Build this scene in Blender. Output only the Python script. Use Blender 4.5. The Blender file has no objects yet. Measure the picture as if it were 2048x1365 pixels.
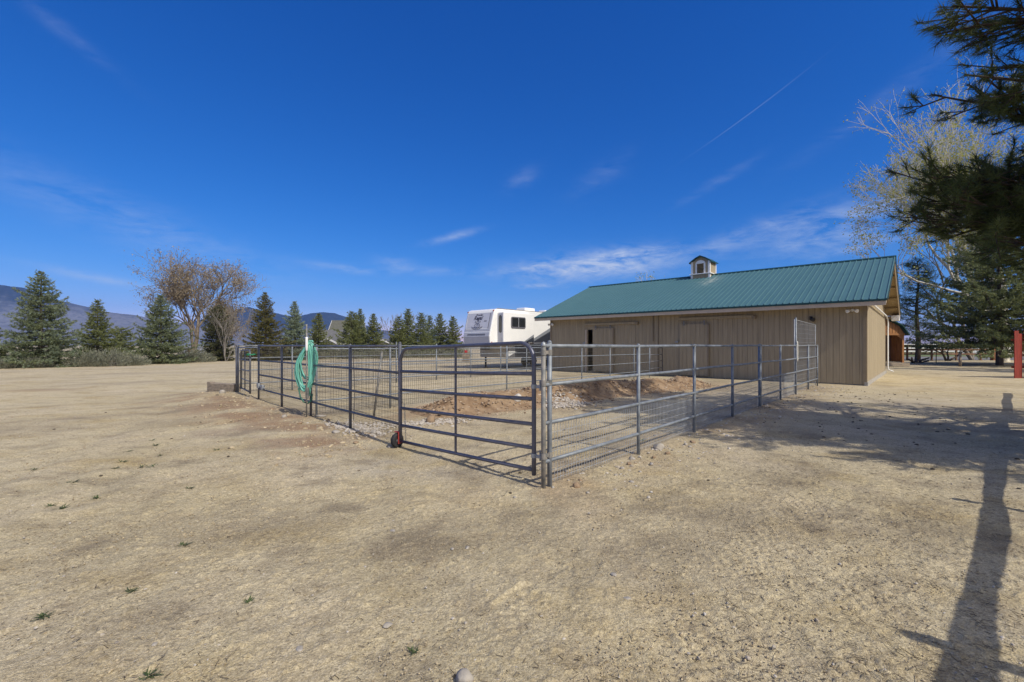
import bpy, math, random
import numpy as np
from mathutils import Vector

sc = bpy.context.scene
R = math.radians
col = sc.collection

# ------------------------------------------------------------------ camera
H = 1.5                       # eye height above the yard
cam_d = bpy.data.cameras.new("camera")
cam = bpy.data.objects.new("camera", cam_d)
col.objects.link(cam)
cam.location = (0, 0, H)
cam.rotation_euler = (R(90), 0, 0)
cam_d.sensor_width = 36
cam_d.lens = 16.0
cam_d.shift_y = 0.0042
cam_d.clip_start = 0.05
cam_d.clip_end = 12000
sc.camera = cam

# ------------------------------------------------------------------ sun, sky, exposure
SUN_EL = 45.0
SHADOW_AZ = 43.8              # shadows run this many degrees left of +Y
sa = R(SHADOW_AZ)
to_sun = Vector((math.sin(sa) * math.cos(R(SUN_EL)), -math.cos(sa) * math.cos(R(SUN_EL)), math.sin(R(SUN_EL))))
sun_d = bpy.data.lights.new("sun", 'SUN')
sun_d.energy = 3.5
sun_d.angle = R(0.53)
sun_d.color = (1.0, 0.94, 0.84)
sun = bpy.data.objects.new("sun", sun_d)
col.objects.link(sun)
sun.location = (20, -20, 40)
sun.rotation_euler = to_sun.to_track_quat('Z', 'Y').to_euler()

world = bpy.data.worlds.new("World")
sc.world = world
world.use_nodes = True
wnt = world.node_tree
for n in list(wnt.nodes):
    wnt.nodes.remove(n)


def W(t, **kw):
    n = wnt.nodes.new(t)
    for k, v in kw.items():
        setattr(n, k, v)
    return n


def wm(op, a, b=None, c=None, clamp=False):
    n = W('ShaderNodeMath', operation=op)
    n.use_clamp = clamp
    for i, v in enumerate((a, b, c)):
        if v is None:
            continue
        if isinstance(v, (int, float)):
            n.inputs[i].default_value = v
        else:
            wnt.links.new(v, n.inputs[i])
    return n.outputs[0]


sky = W('ShaderNodeTexSky')
sky.sky_type = 'NISHITA'
sky.sun_disc = False
sky.sun_elevation = R(SUN_EL)
sky.sun_rotation = math.atan2(to_sun.x, to_sun.y)
sky.altitude = 1500
sky.air_density = 1.0
sky.dust_density = 0.3
sky.ozone_density = 3.0
hs = W('ShaderNodeHueSaturation')
hs.inputs['Saturation'].default_value = 1.2
hs.inputs['Value'].default_value = 1.0
wnt.links.new(sky.outputs[0], hs.inputs['Color'])
sp3 = W('ShaderNodeSeparateColor')
wnt.links.new(hs.outputs[0], sp3.inputs[0])
cc3 = W('ShaderNodeCombineColor')
for i, (k_, p_) in enumerate(((.156, 1.72), (.455, 1.03), (1.06, .80))):
    wnt.links.new(wm('MULTIPLY', wm('POWER', sp3.outputs[i], p_), k_), cc3.inputs[i])
SKYC = cc3.outputs[0]
tc = W('ShaderNodeTexCoord')
sep = W('ShaderNodeSeparateXYZ')
wnt.links.new(tc.outputs['Generated'], sep.inputs[0])
dx, dy, dz = sep.outputs
azim = wm('ARCTAN2', dx, dy)
elev = wm('ARCSINE', dz)
cmb = W('ShaderNodeCombineXYZ')
wnt.links.new(azim, cmb.inputs[0])
wnt.links.new(elev, cmb.inputs[1])


def cloud_noise(scale, sx, sy, rot, detail=8.0, dist=0.6):
    mp = W('ShaderNodeMapping')
    mp.inputs['Scale'].default_value = (sx, sy, 1)
    mp.inputs['Rotation'].default_value = (0, 0, rot)
    wnt.links.new(cmb.outputs[0], mp.inputs[0])
    nz = W('ShaderNodeTexNoise')
    nz.inputs['Scale'].default_value = scale
    nz.inputs['Detail'].default_value = detail
    nz.inputs['Roughness'].default_value = 0.62
    nz.inputs['Distortion'].default_value = dist
    wnt.links.new(mp.outputs[0], nz.inputs['Vector'])
    return nz.outputs[0]


cn1 = cloud_noise(9, 1.0, 3.6, R(-9))
cn2 = cloud_noise(26, 1.0, 3.0, R(-14))
cnoise = wm('MULTIPLY_ADD', cn2, 0.4, wm('MULTIPLY', cn1, 0.75))
cfib = wm('MULTIPLY_ADD', cnoise, 3.2, -1.45, clamp=True)
total = None


def stroke(az, el, ln, wd, ang, amp, noisy=True):
    """one wisp of cirrus: an oblong patch of sky (degrees)"""
    global total
    a, e = R(az), R(el)
    c, s = math.cos(R(ang)), math.sin(R(ang))
    da = wm('SUBTRACT', azim, a)
    de = wm('SUBTRACT', elev, e)
    p = wm('ADD', wm('MULTIPLY', da, c / R(ln)), wm('MULTIPLY', de, s / R(ln)))
    q = wm('ADD', wm('MULTIPLY', da, -s / R(wd)), wm('MULTIPLY', de, c / R(wd)))
    r2 = wm('ADD', wm('POWER', wm('ABSOLUTE', p), 2.0), wm('POWER', wm('ABSOLUTE', q), 2.0))
    g = wm('MULTIPLY', wm('EXPONENT', wm('MULTIPLY', r2, -1.0)), amp)
    if noisy:
        g = wm('MULTIPLY', g, cfib)
    total = g if total is None else wm('ADD', total, g)


for st in [(9.5, 9.6, 8.5, 1.6, 3, 1.3), (14.0, 10.6, 4.5, 1.0, 4, .9), (2.8, 7.4, 2.2, .30, 2, .9),
           (36.0, 11.8, 6.5, 2.0, 10, .8), (27, 12.0, 6, 1.0, 16, .5), (-7.5, 13.3, 3.0, .42, 15, .6),
           (-20.0, 9.0, 4.0, .4, -6, .5), (-14.0, 9.8, 2.4, .7, -8, .4), (-42.0, 6.2, 4.5, .4, -8, .6), (-38, 11.0, 13.0, 2.0, -17, .3),
           (0.0, 9.3, 20.0, .55, 1, .35), (1.2, 20.0, 2.0, .9, 25, .22), (11, 20.0, 3.4, 1.2, 30, .14),
           (40, 23, 7, .8, 27, .16), (-46, 27, 5, .6, -28, .16), (24, 18, 4, .5, 24, .18), (3, 9.9, 1.4, .35, 5, .7),
           (38, 9.9, 3.4, .3, 10, .5)]:
    stroke(*st)
# a thin old vapour trail
stroke(27.6, 24.3, 5.4, .05, 26.4, .15, False)
cmask = wm('MINIMUM', wm('MULTIPLY', total, .82), 0.8)
lp_scale = W('ShaderNodeMixRGB')
lp_scale.blend_type = 'MIX'
wnt.links.new(cmask, lp_scale.inputs[0])
wnt.links.new(SKYC, lp_scale.inputs[1])
lp_scale.inputs[2].default_value = (3.6, 4.1, 5.0, 1)
# an added bright glow round the sun, behind the viewer, that fills the shade
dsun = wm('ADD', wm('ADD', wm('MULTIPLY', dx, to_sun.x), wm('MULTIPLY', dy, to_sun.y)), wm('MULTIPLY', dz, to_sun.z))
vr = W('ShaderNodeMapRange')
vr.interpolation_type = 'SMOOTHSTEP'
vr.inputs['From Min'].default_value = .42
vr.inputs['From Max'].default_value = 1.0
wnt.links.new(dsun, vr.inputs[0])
fill_glow = W('ShaderNodeMixRGB')
wnt.links.new(vr.outputs[0], fill_glow.inputs[0])
wnt.links.new(lp_scale.outputs[0], fill_glow.inputs[1])
fill_glow.inputs[2].default_value = (5.5, 5.2, 4.7, 1)
bg = W('ShaderNodeBackground')
bg.inputs['Strength'].default_value = 0.15
wout = W('ShaderNodeOutputWorld')
wnt.links.new(fill_glow.outputs[0], bg.inputs['Color'])
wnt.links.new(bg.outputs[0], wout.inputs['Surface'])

sc.view_settings.view_transform = 'Standard'
sc.view_settings.look = 'None'
sc.view_settings.gamma = 1.0
sc.view_settings.exposure = 0.22
sc.cycles.max_bounces = 8
sc.cycles.transparent_max_bounces = 8

# ------------------------------------------------------------------ materials
MATS = {}


def mat(name, color, rough=0.7, metal=0.0, spec=0.4, var=0.15, vscale=6.0, vcol=None, bump=0.0, bscale=40.0,
        stretch=None, tint=None, coat=0.0):
    """procedural Principled material: base colour broken up by noise, optional bump, optional tint attribute"""
    m = bpy.data.materials.new(name)
    m.use_nodes = True
    nt = m.node_tree
    b = nt.nodes['Principled BSDF']
    b.inputs['Roughness'].default_value = rough
    b.inputs['Metallic'].default_value = metal
    b.inputs['Specular IOR Level'].default_value = spec
    if coat:
        b.inputs['Coat Weight'].default_value = coat
    tcn = nt.nodes.new('ShaderNodeTexCoord')
    src = tcn.outputs['Object']
    if stretch:
        mp = nt.nodes.new('ShaderNodeMapping')
        mp.inputs['Scale'].default_value = stretch
        nt.links.new(src, mp.inputs[0])
        src = mp.outputs[0]
    nz = nt.nodes.new('ShaderNodeTexNoise')
    nz.inputs['Scale'].default_value = vscale
    nz.inputs['Detail'].default_value = 6
    nt.links.new(src, nz.inputs['Vector'])
    mix = nt.nodes.new('ShaderNodeMixRGB')
    rmp = nt.nodes.new('ShaderNodeMapRange')
    rmp.inputs['From Min'].default_value = .3
    rmp.inputs['From Max'].default_value = .7
    nt.links.new(nz.outputs[0], rmp.inputs[0])
    nt.links.new(rmp.outputs[0], mix.inputs[0])
    c = Vector(color)
    lo = c * (1 - var)
    hi = Vector(vcol) if vcol else c * (1 + var)
    mix.inputs[1].default_value = (*lo, 1)
    mix.inputs[2].default_value = (*hi, 1)
    out = mix.outputs[0]
    if tint:
        at = nt.nodes.new('ShaderNodeAttribute')
        at.attribute_name = 'tint'
        m2 = nt.nodes.new('ShaderNodeMixRGB')
        nt.links.new(at.outputs['Fac'], m2.inputs[0])
        nt.links.new(out, m2.inputs[1])
        m2.inputs[2].default_value = (*tint, 1)
        out = m2.outputs[0]
    nt.links.new(out, b.inputs['Base Color'])
    if bump:
        n2 = nt.nodes.new('ShaderNodeTexNoise')
        n2.inputs['Scale'].default_value = bscale
        n2.inputs['Detail'].default_value = 5
        nt.links.new(src, n2.inputs['Vector'])
        bp = nt.nodes.new('ShaderNodeBump')
        bp.inputs['Strength'].default_value = bump
        bp.inputs['Distance'].default_value = 0.02
        nt.links.new(n2.outputs[0], bp.inputs['Height'])
        nt.links.new(bp.outputs[0], b.inputs['Normal'])
    MATS[name] = m
    return m


def leafmat(name, a, b_, tint, transl=0.25, rough=0.6):
    m = mat(name, a, rough=rough, spec=0.25, var=0.2, vscale=1.3, vcol=b_, tint=tint)
    nt = m.node_tree
    b = nt.nodes['Principled BSDF']
    csrc = b.inputs['Base Color'].links[0].from_socket
    tr = nt.nodes.new('ShaderNodeBsdfTranslucent')
    nt.links.new(csrc, tr.inputs[0])
    mx = nt.nodes.new('ShaderNodeMixShader')
    mx.inputs[0].default_value = transl
    nt.links.new(b.outputs[0], mx.inputs[1])
    nt.links.new(tr.outputs[0], mx.inputs[2])
    nt.links.new(mx.outputs[0], nt.nodes['Material Output'].inputs['Surface'])
    return m


galv = mat('galvanised_pipe', (.19, .212, .240), rough=.5, metal=.12, var=.28, vscale=9, bump=.12, bscale=60)
galv_dull = mat('weathered_galvanised_pipe', (.185, .20, .205), rough=.55, metal=.1, var=.35, vscale=14, vcol=(.29, .265, .235), bump=.15, bscale=70)
gatepaint = mat('grey_gate_paint', (.115, .118, .155), rough=.38, metal=.35, var=.2, vscale=8, bump=.05)
darkpipe = mat('dark_pipe', (.125, .13, .15), rough=.45, metal=.35, var=.3, vscale=9, bump=.1)
wire_dark = mat('mesh_wire_dark', (.13, .12, .10), rough=.6, metal=.4, var=.3)
wire_light = mat('mesh_wire_galvanised', (.36, .38, .40), rough=.6, metal=.1, var=.2)
zinc = mat('zinc_fitting', (.30, .32, .34), rough=.45, metal=.3, var=.15)
siding = mat('tan_siding', (.345, .285, .192), rough=.8, spec=.25, var=.15, vscale=1.6, stretch=(9, 9, .5), bump=.05, bscale=30)
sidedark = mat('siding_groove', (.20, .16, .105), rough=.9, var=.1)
trim_t = mat('tan_trim', (.25, .20, .135), rough=.75, var=.1, vscale=3)
fascia_m = mat('pale_fascia', (.50, .42, .33), rough=.7, var=.08, vscale=3)
soffit_m = mat('tan_soffit_boards', (.34, .25, .13), rough=.75, var=.15, vscale=3)
white_m = mat('white_paint', (.78, .78, .77), rough=.5, var=.05, vscale=5)
black_m = mat('black_plastic', (.02, .02, .022), rough=.5, var=.1)
concrete = mat('concrete', (.36, .34, .31), rough=.9, var=.2, vscale=8, bump=.3)
rustbar = mat('brown_steel', (.11, .06, .035), rough=.7, metal=.2, var=.3, vscale=10)
bark = mat('bark', (.12, .095, .075), rough=.95, spec=.1, var=.35, vscale=10, bump=.8, bscale=14, stretch=(1, 1, .25))
bark_pale = mat('pale_bark', (.60, .57, .50), rough=.9, spec=.1, var=.3, vscale=8)
bark_warm = mat('brown_twig_bark', (.21, .175, .14), rough=.9, spec=.1, var=.3, vscale=6)
bark_grey = mat('grey_bark', (.22, .20, .18), rough=.9, spec=.1, var=.3, vscale=6)
pinebark = mat('pine_bark', (.075, .058, .045), rough=.95, spec=.1, var=.4, vscale=7, bump=.8, bscale=12, stretch=(1, 1, .3))
spruce_g = leafmat('spruce_needles', (.14, .158, .038), (.225, .24, .07), (.25, .29, .155), .3)
spruce_b = leafmat('blue_spruce_needles', (.13, .155, .046), (.20, .22, .09), (.29, .36, .28), .3)
spruce_t = leafmat('spruce_cones_and_needles', (.11, .118, .032), (.17, .175, .055), (.17, .105, .05), .2)
pine_g = leafmat('pine_needles', (.055, .082, .026), (.095, .13, .042), (.19, .21, .065), .35)
juniper_g = leafmat('juniper_foliage', (.05, .06, .028), (.085, .09, .045), (.13, .13, .05), .15)
autumn = leafmat('dry_leaves', (.23, .17, .105), (.31, .245, .165), (.38, .32, .22), .3)
bud = leafmat('budding_leaves', (.25, .285, .035), (.34, .36, .055), (.46, .44, .12), .4)
sage_m = leafmat('sagebrush_leaves', (.20, .225, .165), (.27, .29, .225), (.34, .32, .23), .3)
hedge_m = leafmat('hedge_leaves', (.06, .09, .03), (.10, .14, .045), (.17, .19, .06), .25)
weed_m = leafmat('weed_leaves', (.04, .065, .025), (.06, .095, .035), (.12, .15, .06), .2)
hose_m = mat('turquoise_hose', (.14, .42, .34), rough=.38, var=.12, vscale=4, spec=.5)
hose_d = mat('dark_green_hose', (.03, .13, .09), rough=.45, var=.2)
rubber = mat('black_rubber', (.025, .025, .027), rough=.75, var=.25, vscale=20)
redpaint = mat('red_bracket_paint', (.30, .035, .03), rough=.5, var=.3, vscale=20)
redwood = mat('red_fence_paint', (.22, .028, .016), rough=.65, var=.35, vscale=3, stretch=(8, 8, .6), bump=.3, bscale=20)
woodwarm = mat('stained_wood', (.30, .135, .045), rough=.6, var=.35, vscale=2.5, stretch=(8, 8, .7), bump=.2, bscale=15)
woodgrey = mat('weathered_timber', (.27, .22, .165), rough=.9, var=.35, vscale=3, stretch=(.7, 6, 6), bump=.4, bscale=20)
railwood = mat('brown_rail_wood', (.16, .085, .05), rough=.85, var=.3, vscale=3)
stone_m = mat('field_stone', (.33, .30, .26), rough=.9, var=.35, vscale=5, bump=.5, bscale=25)
stone_b = mat('brown_stone', (.26, .185, .12), rough=.9, var=.3, vscale=5, bump=.5, bscale=25)


def ground_material():
    m = bpy.data.materials.new('sandy_ground')
    m.use_nodes = True
    nt = m.node_tree
    b = nt.nodes['Principled BSDF']
    b.inputs['Roughness'].default_value = .95
    b.inputs['Specular IOR Level'].default_value = .15
    tcn = nt.nodes.new('ShaderNodeTexCoord')

    def N(scale, detail=8, rough=.6, stretch=None, dist=0):
        src = tcn.outputs['Object']
        if stretch:
            mp = nt.nodes.new('ShaderNodeMapping')
            mp.inputs['Scale'].default_value = stretch[0]
            mp.inputs['Rotation'].default_value = (0, 0, stretch[1])
            nt.links.new(src, mp.inputs[0])
            src = mp.outputs[0]
        n = nt.nodes.new('ShaderNodeTexNoise')
        n.inputs['Scale'].default_value = scale
        n.inputs['Detail'].default_value = detail
        n.inputs['Roughness'].default_value = rough
        n.inputs['Distortion'].default_value = dist
        nt.links.new(src, n.inputs['Vector'])
        return n.outputs[0]

    def ramp(s, lo, hi):
        r = nt.nodes.new('ShaderNodeMapRange')
        r.inputs['From Min'].default_value = lo
        r.inputs['From Max'].default_value = hi
        nt.links.new(s, r.inputs[0])
        return r.outputs[0]

    def mix(f, a, c, k=1.0, mode='MIX'):
        x = nt.nodes.new('ShaderNodeMixRGB')
        x.blend_type = mode
        if k != 1.0:
            mm = nt.nodes.new('ShaderNodeMath')
            mm.operation = 'MULTIPLY'
            nt.links.new(f, mm.inputs[0])
            mm.inputs[1].default_value = k
            f = mm.outputs[0]
        nt.links.new(f, x.inputs[0])
        for i, v in ((1, a), (2, c)):
            if isinstance(v, tuple):
                x.inputs[i].default_value = (*v, 1)
            else:
                nt.links.new(v, x.inputs[i])
        return x.outputs[0]

    def attr(nm):
        a = nt.nodes.new('ShaderNodeAttribute')
        a.attribute_name = nm
        return a.outputs['Fac']
    c = mix(ramp(N(.33), .35, .65), (.54, .455, .278), (.61, .525, .35))
    c = mix(ramp(N(.9, stretch=((1, 1.6, 1), .6)), .5, .72), c, (.43, .325, .145), .85)      # ochre patches
    c = mix(ramp(N(.55, stretch=((1.3, .8, 1), .3)), .50, .66), c, (.60, .51, .35), .8)      # pale, powdery patches
    c = mix(attr('pale'), c, (.47, .42, .335), .85)
    c = mix(attr('red'), c, (.30, .185, .105), .9)
    c = mix(attr('dark'), c, (.155, .125, .088), .8)
    c = mix(ramp(N(2.6, 7, .72), .50, .70), c, (.255, .20, .13), .62)
    c = mix(ramp(N(9, 6, .7), .52, .72), c, (.19, .15, .10), .5)                             # litter
    c = mix(ramp(N(38, 4, .65), .42, .70), c, (.175, .135, .085), .42)
    c = mix(ramp(N(60, 3, .6), .50, .72), c, (.55, .47, .34), .35)
    c = mix(ramp(N(95, 3, .7), .54, .66), c, (.12, .095, .07), .5)                             # dark grains
    c = mix(ramp(N(130, 2, .7), .57, .68), c, (.62, .55, .45), .4)                             # pale grains
    # individual grains
    for vs_, lo_, hi_, kk in ((85, (.62, .60, .57), (1.30, 1.31, 1.33), .4), (170, (.6, .58, .55), (1.4, 1.42, 1.46), .45)):
        vo = nt.nodes.new('ShaderNodeTexVoronoi')
        vo.inputs['Scale'].default_value = vs_
        nt.links.new(tcn.outputs['Object'], vo.inputs['Vector'])
        sc_ = nt.nodes.new('ShaderNodeSeparateColor')
        nt.links.new(vo.outputs['Color'], sc_.inputs[0])
        g_ = mix(sc_.outputs[0], lo_, hi_)
        mm_ = nt.nodes.new('ShaderNodeMixRGB')
        mm_.blend_type = 'MULTIPLY'
        mm_.inputs[0].default_value = kk
        nt.links.new(c, mm_.inputs[1])
        nt.links.new(g_, mm_.inputs[2])
        c = mm_.outputs[0]
    nt.links.new(c, b.inputs['Base Color'])
    h1 = N(28, 6, .65)
    h2 = N(90, 4, .7)
    add = nt.nodes.new('ShaderNodeMath')
    add.operation = 'MULTIPLY_ADD'
    nt.links.new(h2, add.inputs[0])
    add.inputs[1].default_value = .5
    nt.links.new(h1, add.inputs[2])
    bp = nt.nodes.new('ShaderNodeBump')
    bp.inputs['Strength'].default_value = 1.0
    bp.inputs['Distance'].default_value = .018
    nt.links.new(add.outputs[0], bp.inputs['Height'])
    nt.links.new(bp.outputs[0], b.inputs['Normal'])
    return m


ground_m = ground_material()

# ------------------------------------------------------------------ numpy noise


def _hash(ix, iy, seed):
    n = (ix.astype(np.int64) * 374761393 + iy.astype(np.int64) * 668265263 + seed * 1274126177) & 0xffffffff
    n = ((n ^ (n >> 13)) * 1274126177) & 0xffffffff
    n = (n ^ (n >> 16)) & 0xffff
    return n / 65535.0


def vnoise(x, y, seed=0):
    x = np.asarray(x, float)
    y = np.asarray(y, float)
    ix, iy = np.floor(x), np.floor(y)
    fx, fy = x - ix, y - iy
    fx = fx * fx * (3 - 2 * fx)
    fy = fy * fy * (3 - 2 * fy)
    a = _hash(ix, iy, seed)
    b = _hash(ix + 1, iy, seed)
    c = _hash(ix, iy + 1, seed)
    d = _hash(ix + 1, iy + 1, seed)
    return (a * (1 - fx) + b * fx) * (1 - fy) + (c * (1 - fx) + d * fx) * fy


def fbm(x, y, octv=4, seed=0):
    s, a, t = 0, 1.0, 0
    for i in range(octv):
        s = s + a * vnoise(x * 2 ** i, y * 2 ** i, seed + i * 17)
        t += a
        a *= .5
    return s / t


# the pen's two directions: E1 runs right and away (gable side), E2 runs left and away (long barn wall)
E1 = np.array([.673, .7396])
E2 = np.array([-.7396, .673])
C0 = np.array([.330, 4.773])          # corner gate post
P0 = np.array([-1.674, 6.80])         # latch post of the big gate
LF = np.array([-.6834, .7300])        # run of the left fence
B0 = np.array([13.2, 16.96])          # near corner of the barn


def seg_dist(x, y, a, b):
    ax, ay = a
    bx, by = b
    dx_, dy_ = bx - ax, by - ay
    t = np.clip(((x - ax) * dx_ + (y - ay) * dy_) / (dx_ * dx_ + dy_ * dy_), 0, 1)
    return np.hypot(x - ax - t * dx_, y - ay - t * dy_), t


def gz(x, y):
    """yard surface"""
    x = np.asarray(x, float)
    y = np.asarray(y, float)
    z = (fbm(x * .22 + 3, y * .22, 3, 5) - .5) * .10 * np.clip((np.hypot(x, y) - 2) / 6, 0, 1) * np.clip(60 / (np.hypot(x, y) + 30), 0, 1)
    d, t = seg_dist(x, y, P0 + LF * 2.2 - np.array([.5, .3]), P0 + LF * 9.5 - np.array([.8, .5]))
    z = z + .13 * np.exp(-(d / 1.1) ** 2) * (.3 + .7 * t)
    return z


def gz1(x, y):
    return float(gz(np.array([x]), np.array([y]))[0])


# ------------------------------------------------------------------ mesh helpers
def link_mesh(name, verts, faces_flat, loop_tot, m, parent=None, loc=(0, 0, 0), smooth=False, tint=None):
    me = bpy.data.meshes.new(name)
    verts = np.asarray(verts, np.float32).reshape(-1, 3) - np.asarray(loc, np.float32)
    faces_flat = np.asarray(faces_flat, np.int32).ravel()
    loop_tot = np.asarray(loop_tot, np.int32).ravel()
    me.vertices.add(len(verts))
    me.vertices.foreach_set('co', verts.ravel())
    me.loops.add(len(faces_flat))
    me.loops.foreach_set('vertex_index', faces_flat)
    me.polygons.add(len(loop_tot))
    st = np.concatenate(([0], np.cumsum(loop_tot)[:-1])).astype(np.int32)
    me.polygons.foreach_set('loop_start', st)
    me.polygons.foreach_set('loop_total', loop_tot)
    if tint is not None:
        a = me.attributes.new('tint', 'FLOAT', 'FACE')
        a.data.foreach_set('value', np.asarray(tint, np.float32))
    me.update(calc_edges=True)
    me.polygons.foreach_set('use_smooth', np.full(len(loop_tot), bool(smooth)))
    me.materials.append(m)
    o = bpy.data.objects.new(name, me)
    col.objects.link(o)
    if parent is not None:
        o.parent = parent
        pl = parent.matrix_world_loc if hasattr(parent, 'matrix_world_loc') else None
    return o


def wloc(o):
    v = Vector((0, 0, 0))
    while o is not None:
        v += o.location
        o = o.parent
    return v


class MB:
    def __init__(s):
        s.v, s.f = [], []
        s.n = 0

    def add(s, vs, fs):
        base = s.n
        s.v.extend([tuple(map(float, p)) for p in vs])
        s.n += len(vs)
        s.f.extend([tuple(i + base for i in f) for f in fs])
        return s

    def box(s, c, size, ax=None, ay=None, az=None):
        """box centred at c, size along the three axes"""
        c = np.array(c, float)
        ax = np.array([1, 0, 0.]) if ax is None else np.array(ax, float)
        ay = np.array([0, 1, 0.]) if ay is None else np.array(ay, float)
        az = np.array([0, 0, 1.]) if az is None else np.array(az, float)
        a, b, d = ax * size[0] / 2, ay * size[1] / 2, az * size[2] / 2
        vs = [c + i * a + j * b + k * d for k in (-1, 1) for j in (-1, 1) for i in (-1, 1)]
        fs = [(0, 2, 3, 1), (4, 5, 7, 6), (0, 1, 5, 4), (2, 6, 7, 3), (0, 4, 6, 2), (1, 3, 7, 5)]
        return s.add(vs, fs)

    def prism(s, poly, d):
        """polygon (list of 3-d points) swept by vector d"""
        n = len(poly)
        p = [np.array(q, float) for q in poly]
        vs = p + [q + np.array(d, float) for q in p]
        fs = [tuple(range(n))[::-1], tuple(range(n, 2 * n))]
        fs += [(i, (i + 1) % n, n + (i + 1) % n, n + i) for i in range(n)]
        return s.add(vs, fs)

    def tube(s, pts, r, n=8, closed=False, caps=True):
        pts = [np.array(p, float) for p in pts]
        m = len(pts)
        rs = [r] * m if isinstance(r, (int, float)) else list(r)
        vs, fs = [], []
        up = None
        for i, p in enumerate(pts):
            if closed:
                t = pts[(i + 1) % m] - pts[i - 1]
            else:
                t = pts[min(i + 1, m - 1)] - pts[max(i - 1, 0)]
            t = t / (np.linalg.norm(t) + 1e-12)
            if up is None:
                up = np.array([0, 0, 1.]) if abs(t[2]) < .9 else np.array([1., 0, 0])
            a = np.cross(t, up)
            a /= np.linalg.norm(a) + 1e-12
            b = np.cross(a, t)
            up = b
            for k in range(n):
                th = 2 * math.pi * k / n
                vs.append(p + rs[i] * (a * math.cos(th) + b * math.sin(th)))
        mm = m if closed else m - 1
        for i in range(mm):
            j = (i + 1) % m
            for k in range(n):
                fs.append((i * n + k, i * n + (k + 1) % n, j * n + (k + 1) % n, j * n + k))
        if caps and not closed:
            fs.append(tuple(range(n))[::-1])
            fs.append(tuple((m - 1) * n + k for k in range(n)))
        return s.add(vs, fs)

    def lathe(s, c, axis, prof, n=16):
        """profile [(radius, height)] turned about axis at c"""
        c = np.array(c, float)
        w = np.array(axis, float)
        w /= np.linalg.norm(w)
        u = np.cross(w, [0, 0, 1.] if abs(w[2]) < .9 else [1., 0, 0])
        u /= np.linalg.norm(u)
        v = np.cross(w, u)
        vs, fs = [], []
        for (r, h) in prof:
            for k in range(n):
                th = 2 * math.pi * k / n
                vs.append(c + w * h + max(r, 1e-4) * (u * math.cos(th) + v * math.sin(th)))
        for i in range(len(prof) - 1):
            for k in range(n):
                fs.append((i * n + k, i * n + (k + 1) % n, (i + 1) * n + (k + 1) % n, (i + 1) * n + k))
        fs.append(tuple(range(n))[::-1])
        fs.append(tuple((len(prof) - 1) * n + k for k in range(n)))
        return s.add(vs, fs)

    def build(s, name, m, parent=None, smooth=False, bevel=0):
        loc = tuple(wloc(parent)) if parent is not None else (0, 0, 0)
        flat = [i for f in s.f for i in f]
        o = link_mesh(name, np.array(s.v), flat, [len(f) for f in s.f], m, parent, loc, smooth)
        if smooth:
            fl = np.array([len(f) <= 4 for f in s.f])
            o.data.polygons.foreach_set('use_smooth', fl)
        if bevel:
            bv = o.modifiers.new('bevel', 'BEVEL')
            bv.width = bevel
            bv.segments = 2
            bv.limit_method = 'ANGLE'
        return o

    def build_top(s, name, m, loc, smooth=False, bevel=0):
        """a top-level thing that is one mesh, with its origin at loc"""
        o = s.build(name, m, None, smooth, bevel)
        o.data.transform(__import__('mathutils').Matrix.Translation(-Vector(loc)))
        o.location = loc
        return o


def tag(o, label=None, cat=None, group=None, kind=None):
    if label:
        o['label'] = label
    if cat:
        o['category'] = cat
    if group:
        o['group'] = group
    if kind:
        o['kind'] = kind
    return o


def thing(name, label, cat, loc, group=None):
    o = bpy.data.objects.new(name, None)
    o.empty_display_size = .2
    col.objects.link(o)
    o.location = loc
    return tag(o, label, cat, group)


def segs_mesh(p0, p1, r0, r1, n=4):
    """arrays of tapered prisms -> verts, faces"""
    p0, p1 = np.asarray(p0, float), np.asarray(p1, float)
    N = len(p0)
    r0 = np.broadcast_to(np.asarray(r0, float), (N,))
    r1 = np.broadcast_to(np.asarray(r1, float), (N,))
    t = p1 - p0
    t /= np.linalg.norm(t, axis=1, keepdims=True) + 1e-9
    ref = np.where(np.abs(t[:, 2:3]) < .9, np.array([[0, 0, 1.]]), np.array([[1., 0, 0]]))
    a = np.cross(t, ref)
    a /= np.linalg.norm(a, axis=1, keepdims=True) + 1e-9
    b = np.cross(a, t)
    th = 2 * np.pi * np.arange(n) / n
    ring = a[:, None, :] * np.cos(th)[None, :, None] + b[:, None, :] * np.sin(th)[None, :, None]
    v0 = p0[:, None, :] + ring * r0[:, None, None]
    v1 = p1[:, None, :] + ring * r1[:, None, None]
    v = np.concatenate([v0, v1], 1).reshape(-1, 3)
    base = (np.arange(N) * 2 * n)[:, None, None]
    k = np.arange(n)
    q = np.stack([k, (k + 1) % n, n + (k + 1) % n, n + k], 1)[None]
    f = (base + q).reshape(-1, 4)
    return v, f


def build_segs(name, p0, p1, r0, r1, m, parent, n=4, smooth=True):
    v, f = segs_mesh(p0, p1, r0, r1, n)
    loc = tuple(wloc(parent)) if parent is not None else (0, 0, 0)
    return link_mesh(name, v, f, np.full(len(f), 4), m, parent, loc, smooth)


def build_tris(name, tri, m, parent, tint=None):
    """tri: (N,3,3)"""
    N = len(tri)
    loc = tuple(wloc(parent)) if parent is not None else (0, 0, 0)
    return link_mesh(name, tri.reshape(-1, 3), np.arange(3 * N), np.full(N, 3), m, parent, loc, False, tint)


def build_quads(name, q, m, parent, tint=None):
    N = len(q)
    loc = tuple(wloc(parent)) if parent is not None else (0, 0, 0)
    return link_mesh(name, q.reshape(-1, 3), np.arange(4 * N), np.full(N, 4), m, parent, loc, False, tint)


def unit(v):
    return v / (np.linalg.norm(v, axis=-1, keepdims=True) + 1e-9)


def p3(xy, z=0.0):
    return np.array([xy[0], xy[1], z])


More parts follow.
